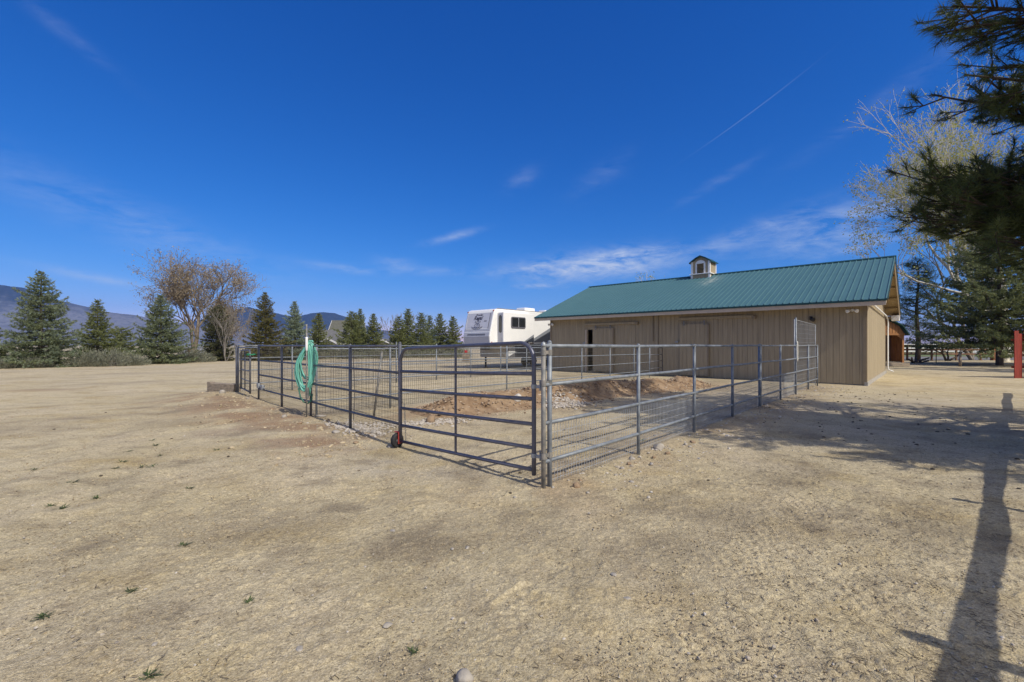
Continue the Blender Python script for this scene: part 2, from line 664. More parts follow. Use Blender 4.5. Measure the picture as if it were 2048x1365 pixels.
E1z, E2z, Z = p3(E1), p3(E2), np.array([0, 0, 1.])

# ================================================================== THE SETTING
# ---- ground: one sheet, fine near the viewer, reaching the horizon


def spaced(lo, hi, fine_lo, fine_hi, step, growth=1.045):
    a = list(np.arange(fine_lo, fine_hi, step))
    s, x = step, fine_hi
    while x < hi:
        a.append(x)
        s *= growth
        x += s
    a.append(hi)
    s, x = step, fine_lo
    left = []
    while x > lo:
        s *= growth
        x -= s
        left.append(max(x, lo))
    return np.array(left[::-1] + a)


gx = spaced(-4000, 4000, -3.2, 3.6, .0145)
gy = spaced(-150, 4300, 1.85, 5.6, .0135)
X, Y = np.meshgrid(gx, gy)
Zg = gz(X, Y)
near = np.clip(1 - (np.hypot(X, Y) - 6) / 10, 0, 1)
Zg = Zg + near * ((fbm(X * 2.2, Y * 2.2, 3, 31) - .5) * .035 + (fbm(X * 9, Y * 9, 2, 47) - .5) * .012)
clod = fbm(X * 26, Y * 26, 2, 71)
Zg = Zg + near * np.clip(clod - .62, 0, 1) * .05
# tyre tracks with tread bars
for (a, b, w, dep, per) in [((.50, 1.6), (1.5, 3.05), .20, .011, .058), ((1.5, 3.05), (3.4, 4.9), .20, .010, .058),
                            ((-.45, 1.7), (.35, 2.9), .14, .006, .062), ((1.15, 1.5), (2.4, 3.1), .13, .014, .07)]:
    d, t = seg_dist(X, Y, a, b)
    L = math.hypot(b[0] - a[0], b[1] - a[1])
    lat = ((X - a[0]) * (b[1] - a[1]) - (Y - a[1]) * (b[0] - a[0])) / L
    ph = (t * L + np.abs(lat) * .5) / per
    ph2 = lat / .065 + .5 * np.floor(ph)
    bars = -np.where(((ph % 1) < .5) & ((ph2 % 1) < .6), 1.0, 0.0)
    inside = (np.abs(lat) < w) & (t > 0) & (t < 1)
    mod = np.clip(fbm(X * 3.0, Y * 3.0, 2, 90) * 2.4 - .55, 0, 1)
    Zg = Zg - np.where(inside, bars * dep * mod + dep * .1, 0)
# wheel ruts on the left and centre of the yard (shallow)
for (a, b, w, dep) in [((-5.4, 4.5), (-13, 22), .16, .022), ((-4.1, 4.3), (-11.2, 21), .16, .02), ((-6.5, 6.0), (-4.0, 12.5), .12, .02)]:
    d, t = seg_dist(X, Y, a, b)
    Zg = Zg - dep * np.exp(-(d / w) ** 2) * (fbm(X, Y, 2, 12) * 1.6)
    Zg = Zg + dep * .6 * np.exp(-((d - w * 1.8) / (w * .8)) ** 2)
# a boot print
d, t = seg_dist(X, Y, (-.07, 2.62), (.10, 2.82))
Zg = Zg - 0.007 * (d < .052) + .009 * np.exp(-((d - .062) / .014) ** 2)
nxv, nyv = len(gx), len(gy)
verts = np.stack([X.ravel(), Y.ravel(), Zg.ravel()], 1)
i0 = (np.arange(nyv - 1)[:, None] * nxv + np.arange(nxv - 1)[None, :]).ravel()
faces = np.stack([i0, i0 + 1, i0 + 1 + nxv, i0 + nxv], 1)
ground = link_mesh('ground', verts, faces, np.full(len(faces), 4), ground_m, smooth=True)
tag(ground, 'bare sandy yard of pale tan decomposed granite', 'ground', kind='structure')
xf, yf = X.ravel(), Y.ravel()


def vattr(nm, val):
    a = ground.data.attributes.new(nm, 'FLOAT', 'POINT')
    a.data.foreach_set('value', np.clip(val, 0, 1).astype(np.float32))


def blob(cx, cy, rx, ry, rot=0.0):
    c, s = math.cos(rot), math.sin(rot)
    u = ((xf - cx) * c + (yf - cy) * s) / rx
    v = (-(xf - cx) * s + (yf - cy) * c) / ry
    return np.exp(-(u * u + v * v))


rag = np.clip(fbm(xf * 1.7, yf * 1.7, 5, 201) * 3.2 - 1.0, 0, 1)
dl, tl = seg_dist(xf, yf, P0 + LF * 1.2 - np.array([.55, .5]), P0 + LF * 9.5 - np.array([1.0, .7]))
redv = 1.3 * np.exp(-(dl / .95) ** 2) * rag
dm, tm = seg_dist(xf, yf, (-1.6, 10.2), (7.0, 17.2))
redv = np.maximum(redv, 1.0 * np.exp(-(dm / 1.5) ** 2) * rag)
redv = np.maximum(redv, blob(-15.8, 15.2, 1.3, .3) * .9)
dr, tr = seg_dist(xf, yf, C0, C0 + E1 * 17)
redv = np.maximum(redv, .55 * np.exp(-(dr / .8) ** 2) * rag)
vattr('red', redv)
palev = 1.2 * blob(-3.4, 7.2, 2.2, .7, -.5) * rag + .9 * blob(8.5, 11.2, 3.5, 1.2, .3) * rag + .8 * blob(-1.2, 5.6, 1.6, .5) * rag \
    + .55 * np.clip((yf - 14) / 12, 0, 1) * (xf < 12) * np.clip(fbm(xf * .35, yf * .9, 4, 77) * 2.4 - .5, 0, 1) \
    + .8 * blob(16, 16.5, 1.8, 1.0) * rag
vattr('pale', palev)
dg, _ = seg_dist(xf, yf, (.9, 3.2), (3.6, 5.7))
darkv = .5 * np.exp(-(dg / .45) ** 2) * rag + .55 * blob(12.5, 10.3, 2.4, .35, -.2) * rag \
    + .5 * np.clip(fbm(xf * .8 + 9, yf * .8, 5, 301) * 4 - 2.2, 0, 1) \
    + .55 * np.clip(fbm(xf * 2.4 + 3, yf * 2.4, 5, 331) * 5 - 2.9, 0, 1) * (yf < 12) \
    + .4 * np.clip(fbm(xf * .25 + 5, yf * 1.1, 4, 341) * 4 - 2.3, 0, 1) * (yf > 10) \
    + .5 * np.exp(-(dr / .5) ** 2) * rag * (((xf - C0[0]) * E1[0] + (yf - C0[1]) * E1[1]) > 6) \
    + .5 * blob(35, 35, 6, 5)
vattr('dark', darkv)

# ---- asphalt road, lawn and verge beyond the far rail fence
asphalt = mat('asphalt', (.17, .165, .16), rough=.9, var=.15, vscale=2, bump=.3)
lawn_m = mat('lawn_grass', (.10, .15, .045), rough=.9, var=.3, vscale=1.5, vcol=(.16, .19, .07), bump=.4, bscale=30)


def sheet(name, x0, x1, y0, y1, dz_, m, label, cat, nx=60, ny=8):
    xs, ys = np.linspace(x0, x1, nx), np.linspace(y0, y1, ny)
    XX, YY = np.meshgrid(xs, ys)
    ZZ = gz(XX, YY) + dz_
    v = np.stack([XX.ravel(), YY.ravel(), ZZ.ravel()], 1)
    i = (np.arange(ny - 1)[:, None] * nx + np.arange(nx - 1)[None, :]).ravel()
    f = np.stack([i, i + 1, i + 1 + nx, i + nx], 1)
    o = link_mesh(name, v, f, np.full(len(f), 4), m)
    return tag(o, label, cat, kind='structure')


sheet('road', 20, 190, 46.5, 58.5, .03, asphalt, 'grey asphalt road running past the far rail fence', 'road')
sheet('lawn', 20, 190, 60.5, 76, .03, lawn_m, 'green lawn across the road in front of the white fence', 'lawn')

# ---- mountains


def mountain(name, prof, D, depth_front, depth_back, seed, label, lower_sage):
    """a range whose skyline follows prof [(azimuth tangent, height at D)]; real depth front and back"""
    az = np.array([p[0] for p in prof])
    hh = np.array([p[1] for p in prof])
    nx, ny = 260, 70
    u = np.linspace(az[0], az[-1], nx)
    ridge = np.interp(u, az, hh)
    t = np.linspace(-1, 1, ny)
    U, T = np.meshgrid(u, t)
    Yd = D + np.where(T < 0, T * depth_front, T * depth_back)
    Xd = U * D + (fbm(U * 30, T * 3, 2, seed) - .5) * 60
    env = np.clip(1 - np.abs(T), 0, 1) ** .9
    n = fbm(Xd * .0042, Yd * .0042, 5, seed + 3)
    rid = 1 - np.abs(2 * fbm(Xd * .0035, Yd * .002, 4, seed + 9) - 1)
    hgt = ridge[None, :] * (env * (1 - .35 * (1 - env)) + (env * (1 - env)) * (1.5 * (n - .5) + .9 * (rid - .6)))
    hgt = hgt + (fbm(Xd * .012, Yd * .012, 3, seed + 5) - .5) * 12 * np.clip(env * 3, 0, 1)
    edge = np.clip(np.minimum(U - u[0], u[-1] - U) / (.06 * (u[-1] - u[0])), 0, 1)
    hgt = np.maximum(hgt, 0) * edge ** .5 - 2
    v = np.stack([Xd.ravel(), Yd.ravel(), hgt.ravel()], 1)
    i = (np.arange(ny - 1)[:, None] * nx + np.arange(nx - 1)[None, :]).ravel()
    f = np.stack([i, i + 1, i + 1 + nx, i + nx], 1)
    m = bpy.data.materials.new('mountain_slope')
    m.use_nodes = True
    nt = m.node_tree
    b = nt.nodes['Principled BSDF']
    b.inputs['Roughness'].default_value = 1
    b.inputs['Specular IOR Level'].default_value = 0
    tcn = nt.nodes.new('ShaderNodeTexCoord')
    nz = nt.nodes.new('ShaderNodeTexNoise')
    nz.inputs['Scale'].default_value = .012
    nz.inputs['Detail'].default_value = 9
    nz.inputs['Roughness'].default_value = .7
    nt.links.new(tcn.outputs['Object'], nz.inputs['Vector'])
    sp = nt.nodes.new('ShaderNodeSeparateXYZ')
    nt.links.new(tcn.outputs['Object'], sp.inputs[0])
    ma = nt.nodes.new('ShaderNodeMath')          # pine forest above, pale sage slopes below
    ma.operation = 'MULTIPLY_ADD'
    nt.links.new(nz.outputs[0], ma.inputs[0])
    ma.inputs[1].default_value = 260
    nt.links.new(sp.outputs[2], ma.inputs[2])
    mr = nt.nodes.new('ShaderNodeMapRange')
    mr.inputs['From Min'].default_value = lower_sage - 40
    mr.inputs['From Max'].default_value = lower_sage + 50
    nt.links.new(ma.outputs[0], mr.inputs[0])
    mx = nt.nodes.new('ShaderNodeMixRGB')
    nt.links.new(mr.outputs[0], mx.inputs[0])
    mx.inputs[1].default_value = (.17, .175, .19, 1)
    mx.inputs[2].default_value = (.030, .040, .035, 1)
    n2 = nt.nodes.new('ShaderNodeTexNoise')
    n2.inputs['Scale'].default_value = .05
    n2.inputs['Detail'].default_value = 6
    n2.inputs['Roughness'].default_value = .75
    nt.links.new(tcn.outputs['Object'], n2.inputs['Vector'])
    mr2 = nt.nodes.new('ShaderNodeMapRange')
    mr2.inputs['From Min'].default_value = .5
    mr2.inputs['From Max'].default_value = .68
    nt.links.new(n2.outputs[0], mr2.inputs[0])
    m3 = nt.nodes.new('ShaderNodeMixRGB')
    nt.links.new(mr2.outputs[0], m3.inputs[0])
    nt.links.new(mx.outputs[0], m3.inputs[1])
    m3.inputs[2].default_value = (.055, .058, .055, 1)
    nt.links.new(m3.outputs[0], b.inputs['Base Color'])
    o = link_mesh(name, v, f, np.full(len(f), 4), m, smooth=True)
    return tag(o, label, 'mountains', kind='structure')


def sky_prof(pts, D):
    return [((u - 1024) / 910, (691 - v) / 910 * D + 4) for u, v in pts]


mountain('mountains', sky_prof([(-420, 600), (-200, 585), (-80, 585), (-20, 572), (15, 569), (45, 574), (90, 592), (150, 609), (215, 622), (270, 630),
                                (330, 642), (400, 655), (460, 672)], 2500), 2500, 1150, 700, 11,
         'dark pine covered mountain with pale lower slopes at the left horizon', 330)
mountain('mountains', sky_prof([(360, 668), (420, 645), (470, 622), (495, 613), (530, 622), (570, 630), (600, 634), (625, 627), (650, 624), (672, 626), (692, 634),
                                (720, 648), (760, 660), (800, 664), (860, 668), (930, 676)], 3300), 3300, 1100, 600, 29,
         'blue distant mountain ridge behind the row of spruces', 200)

# ================================================================== BUILDINGS
# ---- barn
ZE = 3.16            # top edge of the front eave
WH = 3.05            # wall height
OV, OVR, OVL = .6, .63, .76
LW, DW = 14.77, 10.8
PITCH = (5.516 - ZE) / 6.0
barn = thing('barn', 'long tan board sided barn with a green metal roof and a cupola', 'barn', tuple(p3(B0, 0)))


def bp_(s, t, z):
    """barn coordinates: s along the gable side (E1), t along the long wall (E2)"""
    xy = B0 + E1 * s + E2 * t
    return np.array([xy[0], xy[1], z])


def planks(name, org, along, length, z0, ztop, outward, gaps=(), pitch=.203, seed=1):
    """vertical board siding; ztop(l) gives the top height; gaps [(l0,l1,z0,z1)]"""
    rs = random.Random(seed)
    mb, bk = MB(), MB()
    l = 0.0
    org, along, outward = np.array(org), np.array(along), np.array(outward)

    def slab(B, a, b, za0, zt, thick, off):
        pa, pb = org + along * a, org + along * b
        poly = [pa + Z * za0, pb + Z * za0, pb + Z * zt(b), pa + Z * zt(a)]
        B.prism([q + outward * off for q in poly], -outward * thick)
    while l < length - 1e-6:
        e = min(l + pitch, length)
        a, b = l + .0045, e - .0045
        mid = (a + b) / 2
        hit = [g for g in gaps if g[0] < mid < g[1]]
        jit = rs.uniform(-.0015, .0015)
        if hit:
            g = hit[0]
            if g[2] > z0 + .05:
                slab(mb, a, b, z0, lambda q: g[2], .03, jit)
            slab(mb, a, b, g[3], ztop, .03, jit)
            slab(bk, l, e, g[3], ztop, .02, -.012)
        else:
            slab(mb, a, b, z0, ztop, .03, jit)
            slab(bk, l, e, z0, ztop, .05, -.012)
        l = e
    w = mb.build(name, siding, barn)
    bk.build('wall_backing', sidedark, w)
    return w


def front_t(u):      # position along the front wall for a given direction in the view (measured off the photograph)
    k = (u - 1024) / 910
    return (B0[0] - k * B0[1]) / (-E2[0] + k * E2[1])


tg0, tg1 = front_t(1187), front_t(1174)          # the open slot beside the left sliding door
flat_top = lambda q: WH
planks('front_wall', bp_(0, 0, 0), E2z, LW, .04, flat_top, -E1z, gaps=[(tg0 - .9, tg1, .1, 2.36)], seed=2)
gab = lambda q: WH + .0 + PITCH * (min(q, DW - q) + .0)
planks('gable_wall', bp_(0, -.0, 0), E1z, DW, .12, gab, -E2z, seed=3)
planks('gable_wall', bp_(0, LW, 0), E1z, DW, .12, gab, E2z, seed=4)
planks('back_wall', bp_(DW, 0, 0), E2z, LW, .12, flat_top, E1z, seed=5)
MB().box(bp_(DW / 2, LW / 2, .0), (DW - .12, LW - .12, .16), E1z, E2z).build('floor', concrete, barn)
fo = MB()
fo.box(bp_(DW / 2, -.0, .05), (DW + .06, .10, .14), E1z, E2z)
fo.box(bp_(DW / 2, LW, .05), (DW + .06, .10, .14), E1z, E2z)
fo.box(bp_(DW, LW / 2, .05), (.10, LW - .2, .14), E1z, E2z)
fo.build('foundation', concrete, barn)
cb = MB()
cb.box(bp_(-.012, .045, WH / 2 + .02), (.035, .10, WH - .04), E1z, E2z)
cb.build('corner_board', trim_t, barn)
cb = MB()
cb.box(bp_(.05, -.014, WH / 2 + .06), (.10, .032, WH - .1), E1z, E2z)
cb.build('corner_board', trim_t, barn)
cb = MB()
cb.box(bp_(-.012, LW - .045, WH / 2 + .02), (.035, .10, WH - .04), E1z, E2z)
cb.build('corner_board', trim_t, barn)
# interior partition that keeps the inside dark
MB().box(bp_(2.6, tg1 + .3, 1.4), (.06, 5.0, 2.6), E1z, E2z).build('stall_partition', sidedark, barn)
# roof
roof_m = bpy.data.materials.new('green_metal_roof')
roof_m.use_nodes = True
rnt = roof_m.node_tree
rb = rnt.nodes['Principled BSDF']
rb.inputs['Roughness'].default_value = .55
rb.inputs['Metallic'].default_value = 0.0
rb.inputs['Specular IOR Level'].default_value = .3
rtc = rnt.nodes.new('ShaderNodeTexCoord')
rn = rnt.nodes.new('ShaderNodeTexNoise')
rn.inputs['Scale'].default_value = 1.2
rn.inputs['Detail'].default_value = 7
rnt.links.new(rtc.outputs['Object'], rn.inputs['Vector'])
rmx = rnt.nodes.new('ShaderNodeMixRGB')
rmx.inputs[1].default_value = (.050, .125, .148, 1)
rmx.inputs[2].default_value = (.070, .158, .184, 1)
rnt.links.new(rn.outputs[0], rmx.inputs[0])
# bird-lime streaks below the cupola (object space of the barn, metres)
cup_c = B0 * 0 + (np.array([17.3, 20.53]) + E2 * 8.46)
rsv = rnt.nodes.new('ShaderNodeSeparateXYZ')
rnt.links.new(rtc.outputs['Object'], rsv.inputs[0])


def rmath(op, a, b=None, clamp=False):
    n = rnt.nodes.new('ShaderNodeMath')
    n.operation = op
    n.use_clamp = clamp
    for i, v in enumerate((a, b)):
        if v is None:
            continue
        if isinstance(v, (int, float)):
            n.inputs[i].default_value = float(v)
        else:
            rnt.links.new(v, n.inputs[i])
    return n.outputs[0]


def along(vec, c):
    a = rmath('MULTIPLY', rsv.outputs[0], vec[0])
    b = rmath('MULTIPLY', rsv.outputs[1], vec[1])
    return rmath('SUBTRACT', rmath('ADD', a, b), c)


cl = cup_c - B0
st_ = along(E2, float(cl @ E2) - .8)
ss_ = along(E1, float(cl @ E1) - 1.3)
g2 = rmath('ADD', rmath('POWER', rmath('ABSOLUTE', rmath('DIVIDE', st_, .42)), 2), rmath('POWER', rmath('ABSOLUTE', rmath('DIVIDE', ss_, .75)), 2))
g2 = rmath('EXPONENT', rmath('MULTIPLY', g2, -1))
rn2 = rnt.nodes.new('ShaderNodeTexNoise')
rn2.inputs['Scale'].default_value = 3.2
rn2.inputs['Detail'].default_value = 6
rnt.links.new(rtc.outputs['Object'], rn2.inputs['Vector'])
sm = rmath('MULTIPLY', g2, rmath('MULTIPLY', rmath('SUBTRACT', rn2.outputs[0], .38), 4.0, clamp=True))
rm3 = rnt.nodes.new('ShaderNodeMixRGB')
rnt.links.new(rmath('MULTIPLY', sm, .55), rm3.inputs[0])
rnt.links.new(rmx.outputs[0], rm3.inputs[1])
rm3.inputs[2].default_value = (.42, .45, .42, 1)
rnt.links.new(rm3.outputs[0], rb.inputs['Base Color'])
roof_dark = mat('green_roof_trim', (.012, .055, .055), rough=.45, var=.1)

SA = math.atan(PITCH)


def slope(side):
    """one roof slope: side -1 front, +1 back"""
    s0 = -OV if side < 0 else DW + OV
    sr = DW / 2
    t0, t1 = -OVR, LW + OVL
    eav0, eav1 = bp_(s0, t0, ZE), bp_(s0, t1, ZE)
    rid0, rid1 = bp_(sr, t0, 5.516), bp_(sr, t1, 5.516)
    up = unit(rid0 - eav0)
    nrm = unit(np.cross(eav1 - eav0, up)) * (1 if side > 0 else 1)
    if nrm[2] < 0:
        nrm = -nrm
    mb = MB()
    th = .03
    mb.prism([eav0, eav1, rid1, rid0], -nrm * th)
    L = np.linalg.norm(rid0 - eav0)
    W_ = t1 - t0
    k = 0
    x = .03
    while x < W_:
        c = eav0 + E2z * x
        w, h = .024, .030
        poly = [c - E2z * w, c + E2z * w, c + E2z * w * .5 + nrm * h, c - E2z * w * .5 + nrm * h]
        mb.prism(poly, up * L)
        x += .2286
    return mb, eav0, eav1, rid0, rid1, nrm, up


rf, a0, a1, r0_, r1_, nrF, upF = slope(-1)
roof = rf.build('roof', roof_m, barn)
rbk, b0_, b1_, _, _, nrB, upB = slope(1)
rbk.build('roof', roof_m, barn)
rc = MB()
for (nr, up) in ((nrF, upF), (nrB, upB)):
    rc.prism([r0_ + nr * .026 - E2z * .03, r1_ + nr * .026 + E2z * .03, r1_ + nr * .026 - up * .17 + E2z * .03, r0_ + nr * .026 - up * .17 - E2z * .03], nr * .012)
rc.tube([r0_ + Z * .03 - E2z * .03, r1_ + Z * .03 + E2z * .03], .02, 6)
rc.build('ridge_cap', roof_dark, roof)
ed = MB()
ed.box((a0 + a1) / 2 - Z * .045 - E1z * .004, (LW + OVR + OVL, .02, .06), E2z, E1z)
for p_ in (a0, ):
    ed.prism([p_ - E2z * .012 + nrF * .004, p_ - E2z * .012 - Z * .07, r0_ - E2z * .012 - Z * .07, r0_ - E2z * .012 + nrF * .004], -E2z * .015)
for p_ in (b0_, ):
    ed.prism([p_ - E2z * .012 + nrB * .004, p_ - E2z * .012 - Z * .07, r0_ - E2z * .012 - Z * .07, r0_ - E2z * .012 + nrB * .004], -E2z * .015)
ed.build('drip_edge', roof_dark, roof)
fa = MB()
fa.box((a0 + a1) / 2 - Z * .15 + E1z * .03, (LW + OVR + OVL - .06, .035, .15), E2z, E1z)
fa.box((b0_ + b1_) / 2 - Z * .13 - E1z * .03, (LW + OVR + OVL - .06, .035, .17), E2z, E1z)
fa.build('fascia', fascia_m, barn)
# soffit boards under the slopes and exposed lookouts at the gable overhang
so = MB()
for (e0, e1_, nr, up) in ((a0, a1, nrF, upF), (b0_, b1_, nrB, upB)):
    ins = up * .05
    so.prism([e0 + ins - nr * .034 + E2z * .02, e1_ + ins - nr * .034 - E2z * .02, r1_ - up * .02 - nr * .034 - E2z * .02, r0_ - up * .02 - nr * .034 + E2z * .02], -nr * .018)
so.build('roof_deck', soffit_m, barn)
for (e0, nr, up) in ((a0, nrF, upF), (b0_, nrB, upB)):
    for (tt, dr_) in ((E2z * .03, 1), (E2z * (LW + OVR + OVL - .065), 1)):
        rk = MB()
        rk.prism([e0 + tt - nr * .055, r0_ + tt - nr * .055, r0_ + tt - nr * .055 - Z * .15, e0 + tt - nr * .055 - Z * .15], E2z * .035)
        rk.build('rake_board', fascia_m, barn)
for (e0, nr, up) in ((a0, nrF, upF), (b0_, nrB, upB)):
    L = np.linalg.norm(r0_ - e0)
    for k in range(1, 6):
        q = e0 + up * (L * k / 5.4) - nr * .105
        MB().box(q + E2z * (OVR / 2 + .05), (OVR - .1, .05, .09), E2z, up, nr).build('lookout', soffit_m, barn)
# front overhang soffit blocking, back eave return, gutter pipe along the gable and downspout
MB().box(bp_(DW + OV / 2 - .02, -OVR / 2 - .1, ZE - .18), (OV + .1, OVR - .3, .28), E1z, E2z).build('eave_return', white_m, barn, bevel=.01)
MB().box(bp_(DW + OV + .05, .55, ZE - .12), (.10, OVR + 1.6, .10), E1z, E2z).build('gutter', white_m, barn)
ds = MB()
ds.tube([bp_(.35, -.09, WH + .13), bp_(.8, -.09, WH + .09), bp_(5, -.09, WH + .05), bp_(DW - .6, -.09, WH - .0), bp_(DW - .12, -.1, WH - .12),
         bp_(DW - .1, -.12, WH - .4), bp_(DW - .1, -.11, WH - .7), bp_(DW - .1, -.11, .3), bp_(DW - .1, -.14, .16), bp_(DW - .1, -.34, .08)], .036, 8)
ds.build('downspout', white_m, barn, smooth=True)

# sliding doors on the front wall
def sdoor(u0, u1, z0, z1, seed):
    ta, tb = front_t(u1), front_t(u0)
    d = MB()
    l = ta
    while l < tb - 1e-6:
        e = min(l + .203, tb)
        d.box(bp_(-.075, (l + e) / 2, (z0 + z1) / 2), (.028, e - l - .008, z1 - z0), E1z, E2z)
        l = e
    o = d.build('sliding_door', siding, barn)
    fr = MB()
    fr.box(bp_(-.06, (ta + tb) / 2, (z0 + z1) / 2), (.03, tb - ta, z1 - z0 - .01), E1z, E2z)
    fr.build('door_backing', sidedark, o)
    eg = MB()
    eg.box(bp_(-.082, ta + .035, (z0 + z1) / 2), (.05, .07, z1 - z0), E1z, E2z)
    eg.build('door_edge', trim_t, o)
    for tq in (ta + .2, tb - .2):
        hg = MB()
        hg.box(bp_(-.10, tq, z1 + .02), (.012, .06, .2), E1z, E2z)
        hg.lathe(bp_(-.10, tq, z1 + .1), E1z, [(.05, -.01), (.05, .01)], 12)
        hg.build('hanger', galv_dull, o)
    return o, ta, tb


d1, ta1, tb1 = sdoor(1187, 1229, .10, 2.42, 1)
d2, ta2, tb2 = sdoor(1361, 1419, .10, 2.50, 2)
tr = MB()
tr.box(bp_(-.07, (front_t(1275) + front_t(1170)) / 2, 2.64), (.09, front_t(1170) - front_t(1275), .11), E1z, E2z)
tr.build('door_track', siding, barn)
tr = MB()
tr.box(bp_(-.07, (front_t(1508) + front_t(1358)) / 2, 2.74), (.09, front_t(1358) - front_t(1508), .11), E1z, E2z)
tr.build('door_track', siding, barn)
for u in (1275.5, 1509):
    MB().box(bp_(-.10, front_t(u), 2.62 if u < 1400 else 2.7), (.12, .14, .14), E1z, E2z).build('track_end_bracket', trim_t, barn, bevel=.01)
jb = MB()
jb.box(bp_(-.02, tg1 + .05, 1.2), (.05, .09, 2.32), E1z, E2z)
jb.build('door_jamb', fascia_m, barn)
for (u, zz) in ((1169, 1.62), (1354, 1.66)):
    hs_ = MB()
    hs_.box(bp_(-.045, front_t(u), zz), (.05, .16, .05), E1z, E2z)
    hs_.box(bp_(-.06, front_t(u) - .06, zz), (.06, .03, .09), E1z, E2z)
    hs_.build('latch', zinc, barn)
bt = MB()
bt.box(bp_(-.02, front_t(1307), 2.35), (.03, .05, 1.3), E1z, E2z)
bt.build('batten', sidedark, barn)
bt = MB()
bt.box(bp_(-.02, front_t(1317), 1.55), (.03, .05, 2.95), E1z, E2z)
bt.build('batten', sidedark, barn)

# cupola on the ridge
cup = bpy.data.objects.new('cupola', None)
col.objects.link(cup)
cup.parent = barn
cup.location = Vector(p3(cup_c, 5.2)) - Vector(p3(B0, 0))


def cp(s, t, z):
    xy = cup_c + E1 * s + E2 * t
    return np.array([xy[0], xy[1], z])


CW = 1.04
MB().box(cp(0, 0, 5.36), (CW, CW, .4), E1z, E2z).build('cupola_base', siding, cup)
MB().box(cp(0, 0, 5.56), (CW + .14, CW + .14, .05), E1z, E2z).build('cupola_ledge', white_m, cup, bevel=.008)
MB().box(cp(0, 0, 5.94), (CW - .06, CW - .06, .70), E1z, E2z).build('cupola_body', siding, cup)
for a in (-1, 1):
    for b in (-1, 1):
        ct = MB()
        ct.box(cp(a * (CW / 2 - .045), b * (CW / 2 - .045), 5.93), (.11, .11, .69), E1z, E2z)
        ct.box(cp(a * (CW / 2 - .04), b * (CW / 2 - .04), 5.37), (.10, .10, .34), E1z, E2z)
        ct.build('cupola_corner_trim', white_m, cup)
# louvred vents with arched white surrounds on the two gable faces
for sgn in (-1, 1):
    fx = sgn * (CW / 2 - .02)
    fr = MB()
    fr.box(cp(fx, -.23, 5.88), (.05, .09, .58), E1z, E2z)
    fr.box(cp(fx, .23, 5.88), (.05, .09, .58), E1z, E2z)
    arch = [cp(fx - .025, .275 * math.cos(q), 6.14 + .19 * math.sin(q)) for q in np.linspace(0, math.pi, 11)]
    fr.prism(arch, E1z * .05)
    fr.build('vent_surround', white_m, cup)
    lv = MB()
    lv.box(cp(fx * .96, 0, 5.88), (.01, .40, .56), E1z, E2z)
    for k in range(7):
        lv.box(cp(fx + sgn * .012, 0, 5.64 + .078 * k), (.075, .38, .012), unit(E1z - Z * .6 * sgn), E2z, unit(Z + E1z * .6 * sgn))
    lv.build('louvre', mat('dark_brown_slats', (.11, .085, .05), rough=.7, var=.2) if 'dark_brown_slats' not in MATS else MATS['dark_brown_slats'], cup)
# gable roof of the cupola, ridge along E1
ckr = MB()
hw, hz0, hz1 = CW / 2 + .09, 6.24, 6.60
ln = CW + .2
prof = [(-hw, hz0 - .06), (-hw, hz0), (-hw * .45, hz0 + .24), (0, hz1), (hw * .45, hz0 + .24), (hw, hz0), (hw, hz0 - .06), (hw * .42, hz0 + .18), (0, hz1 - .07), (-hw * .42, hz0 + .18)]
ckr.prism([cp(-ln / 2, q, z) for q, z in prof], E1z * ln)
ckr.build('cupola_roof', roof_dark, cup)
gb = MB()
gb.prism([cp(-CW / 2 + .035, -CW / 2 + .06, 6.28), cp(-CW / 2 + .035, CW / 2 - .06, 6.28), cp(-CW / 2 + .035, .2, 6.46), cp(-CW / 2 + .035, 0, 6.52), cp(-CW / 2 + .035, -.2, 6.46)], E1z * (CW - .07))
gb.build('cupola_gable', siding, cup)

# ---- fittings hung on the barn wall
t_ = front_t(1705)
fl = thing('floodlight', 'white twin floodlight under the eave at the right end of the barn', 'wall lamp', tuple(bp_(-.03, t_, 2.82)))
MB().lathe(bp_(-.032, t_, 2.83), -E1z, [(.055, 0), (.055, .02), (.02, .03)], 12).build('base_plate', white_m, fl)
for k in (-1, 1):
    MB().lathe(bp_(-.06, t_ + k * .07, 2.82), unit(-E1z + E2z * k * .7 - Z * .3), [(.025, 0), (.055, .06), (.07, .15), (.055, .16)], 12).build('lamp_head', white_m, fl, smooth=True)
t_ = front_t(1104.5)
fl = thing('floodlight', 'white twin floodlight at the far left corner of the barn wall', 'wall lamp', tuple(bp_(-.03, t_, 2.82)))
MB().lathe(bp_(-.032, t_, 2.75), -E1z, [(.055, 0), (.055, .02), (.02, .03)], 12).build('base_plate', white_m, fl)
for k in (-1, 1):
    MB().lathe(bp_(-.06, t_ + k * .07, 2.74), unit(-E1z + E2z * k * .7 - Z * .3), [(.025, 0), (.055, .06), (.07, .15), (.055, .16)], 12).build('lamp_head', white_m, fl, smooth=True)
t_ = front_t(1622)
cm = thing('wall_spotlight', 'small black spotlight on the barn wall above the tall wire panel', 'wall lamp', tuple(bp_(-.03, t_, 2.55)))
MB().box(bp_(-.045, t_, 2.6), (.03, .1, .1), E1z, E2z).build('bracket', black_m, cm)
MB().lathe(bp_(-.05, t_, 2.55), unit(-E1z - E2z * .6 - Z * .25), [(.05, 0), (.075, .05), (.08, .2), (.06, .21)], 12).build('lamp_head', black_m, cm, smooth=True)

# ================================================================== PENS: pipe fences
PR, RR = .0255, .021
RAILS = (.27, .68, 1.085, 1.49)


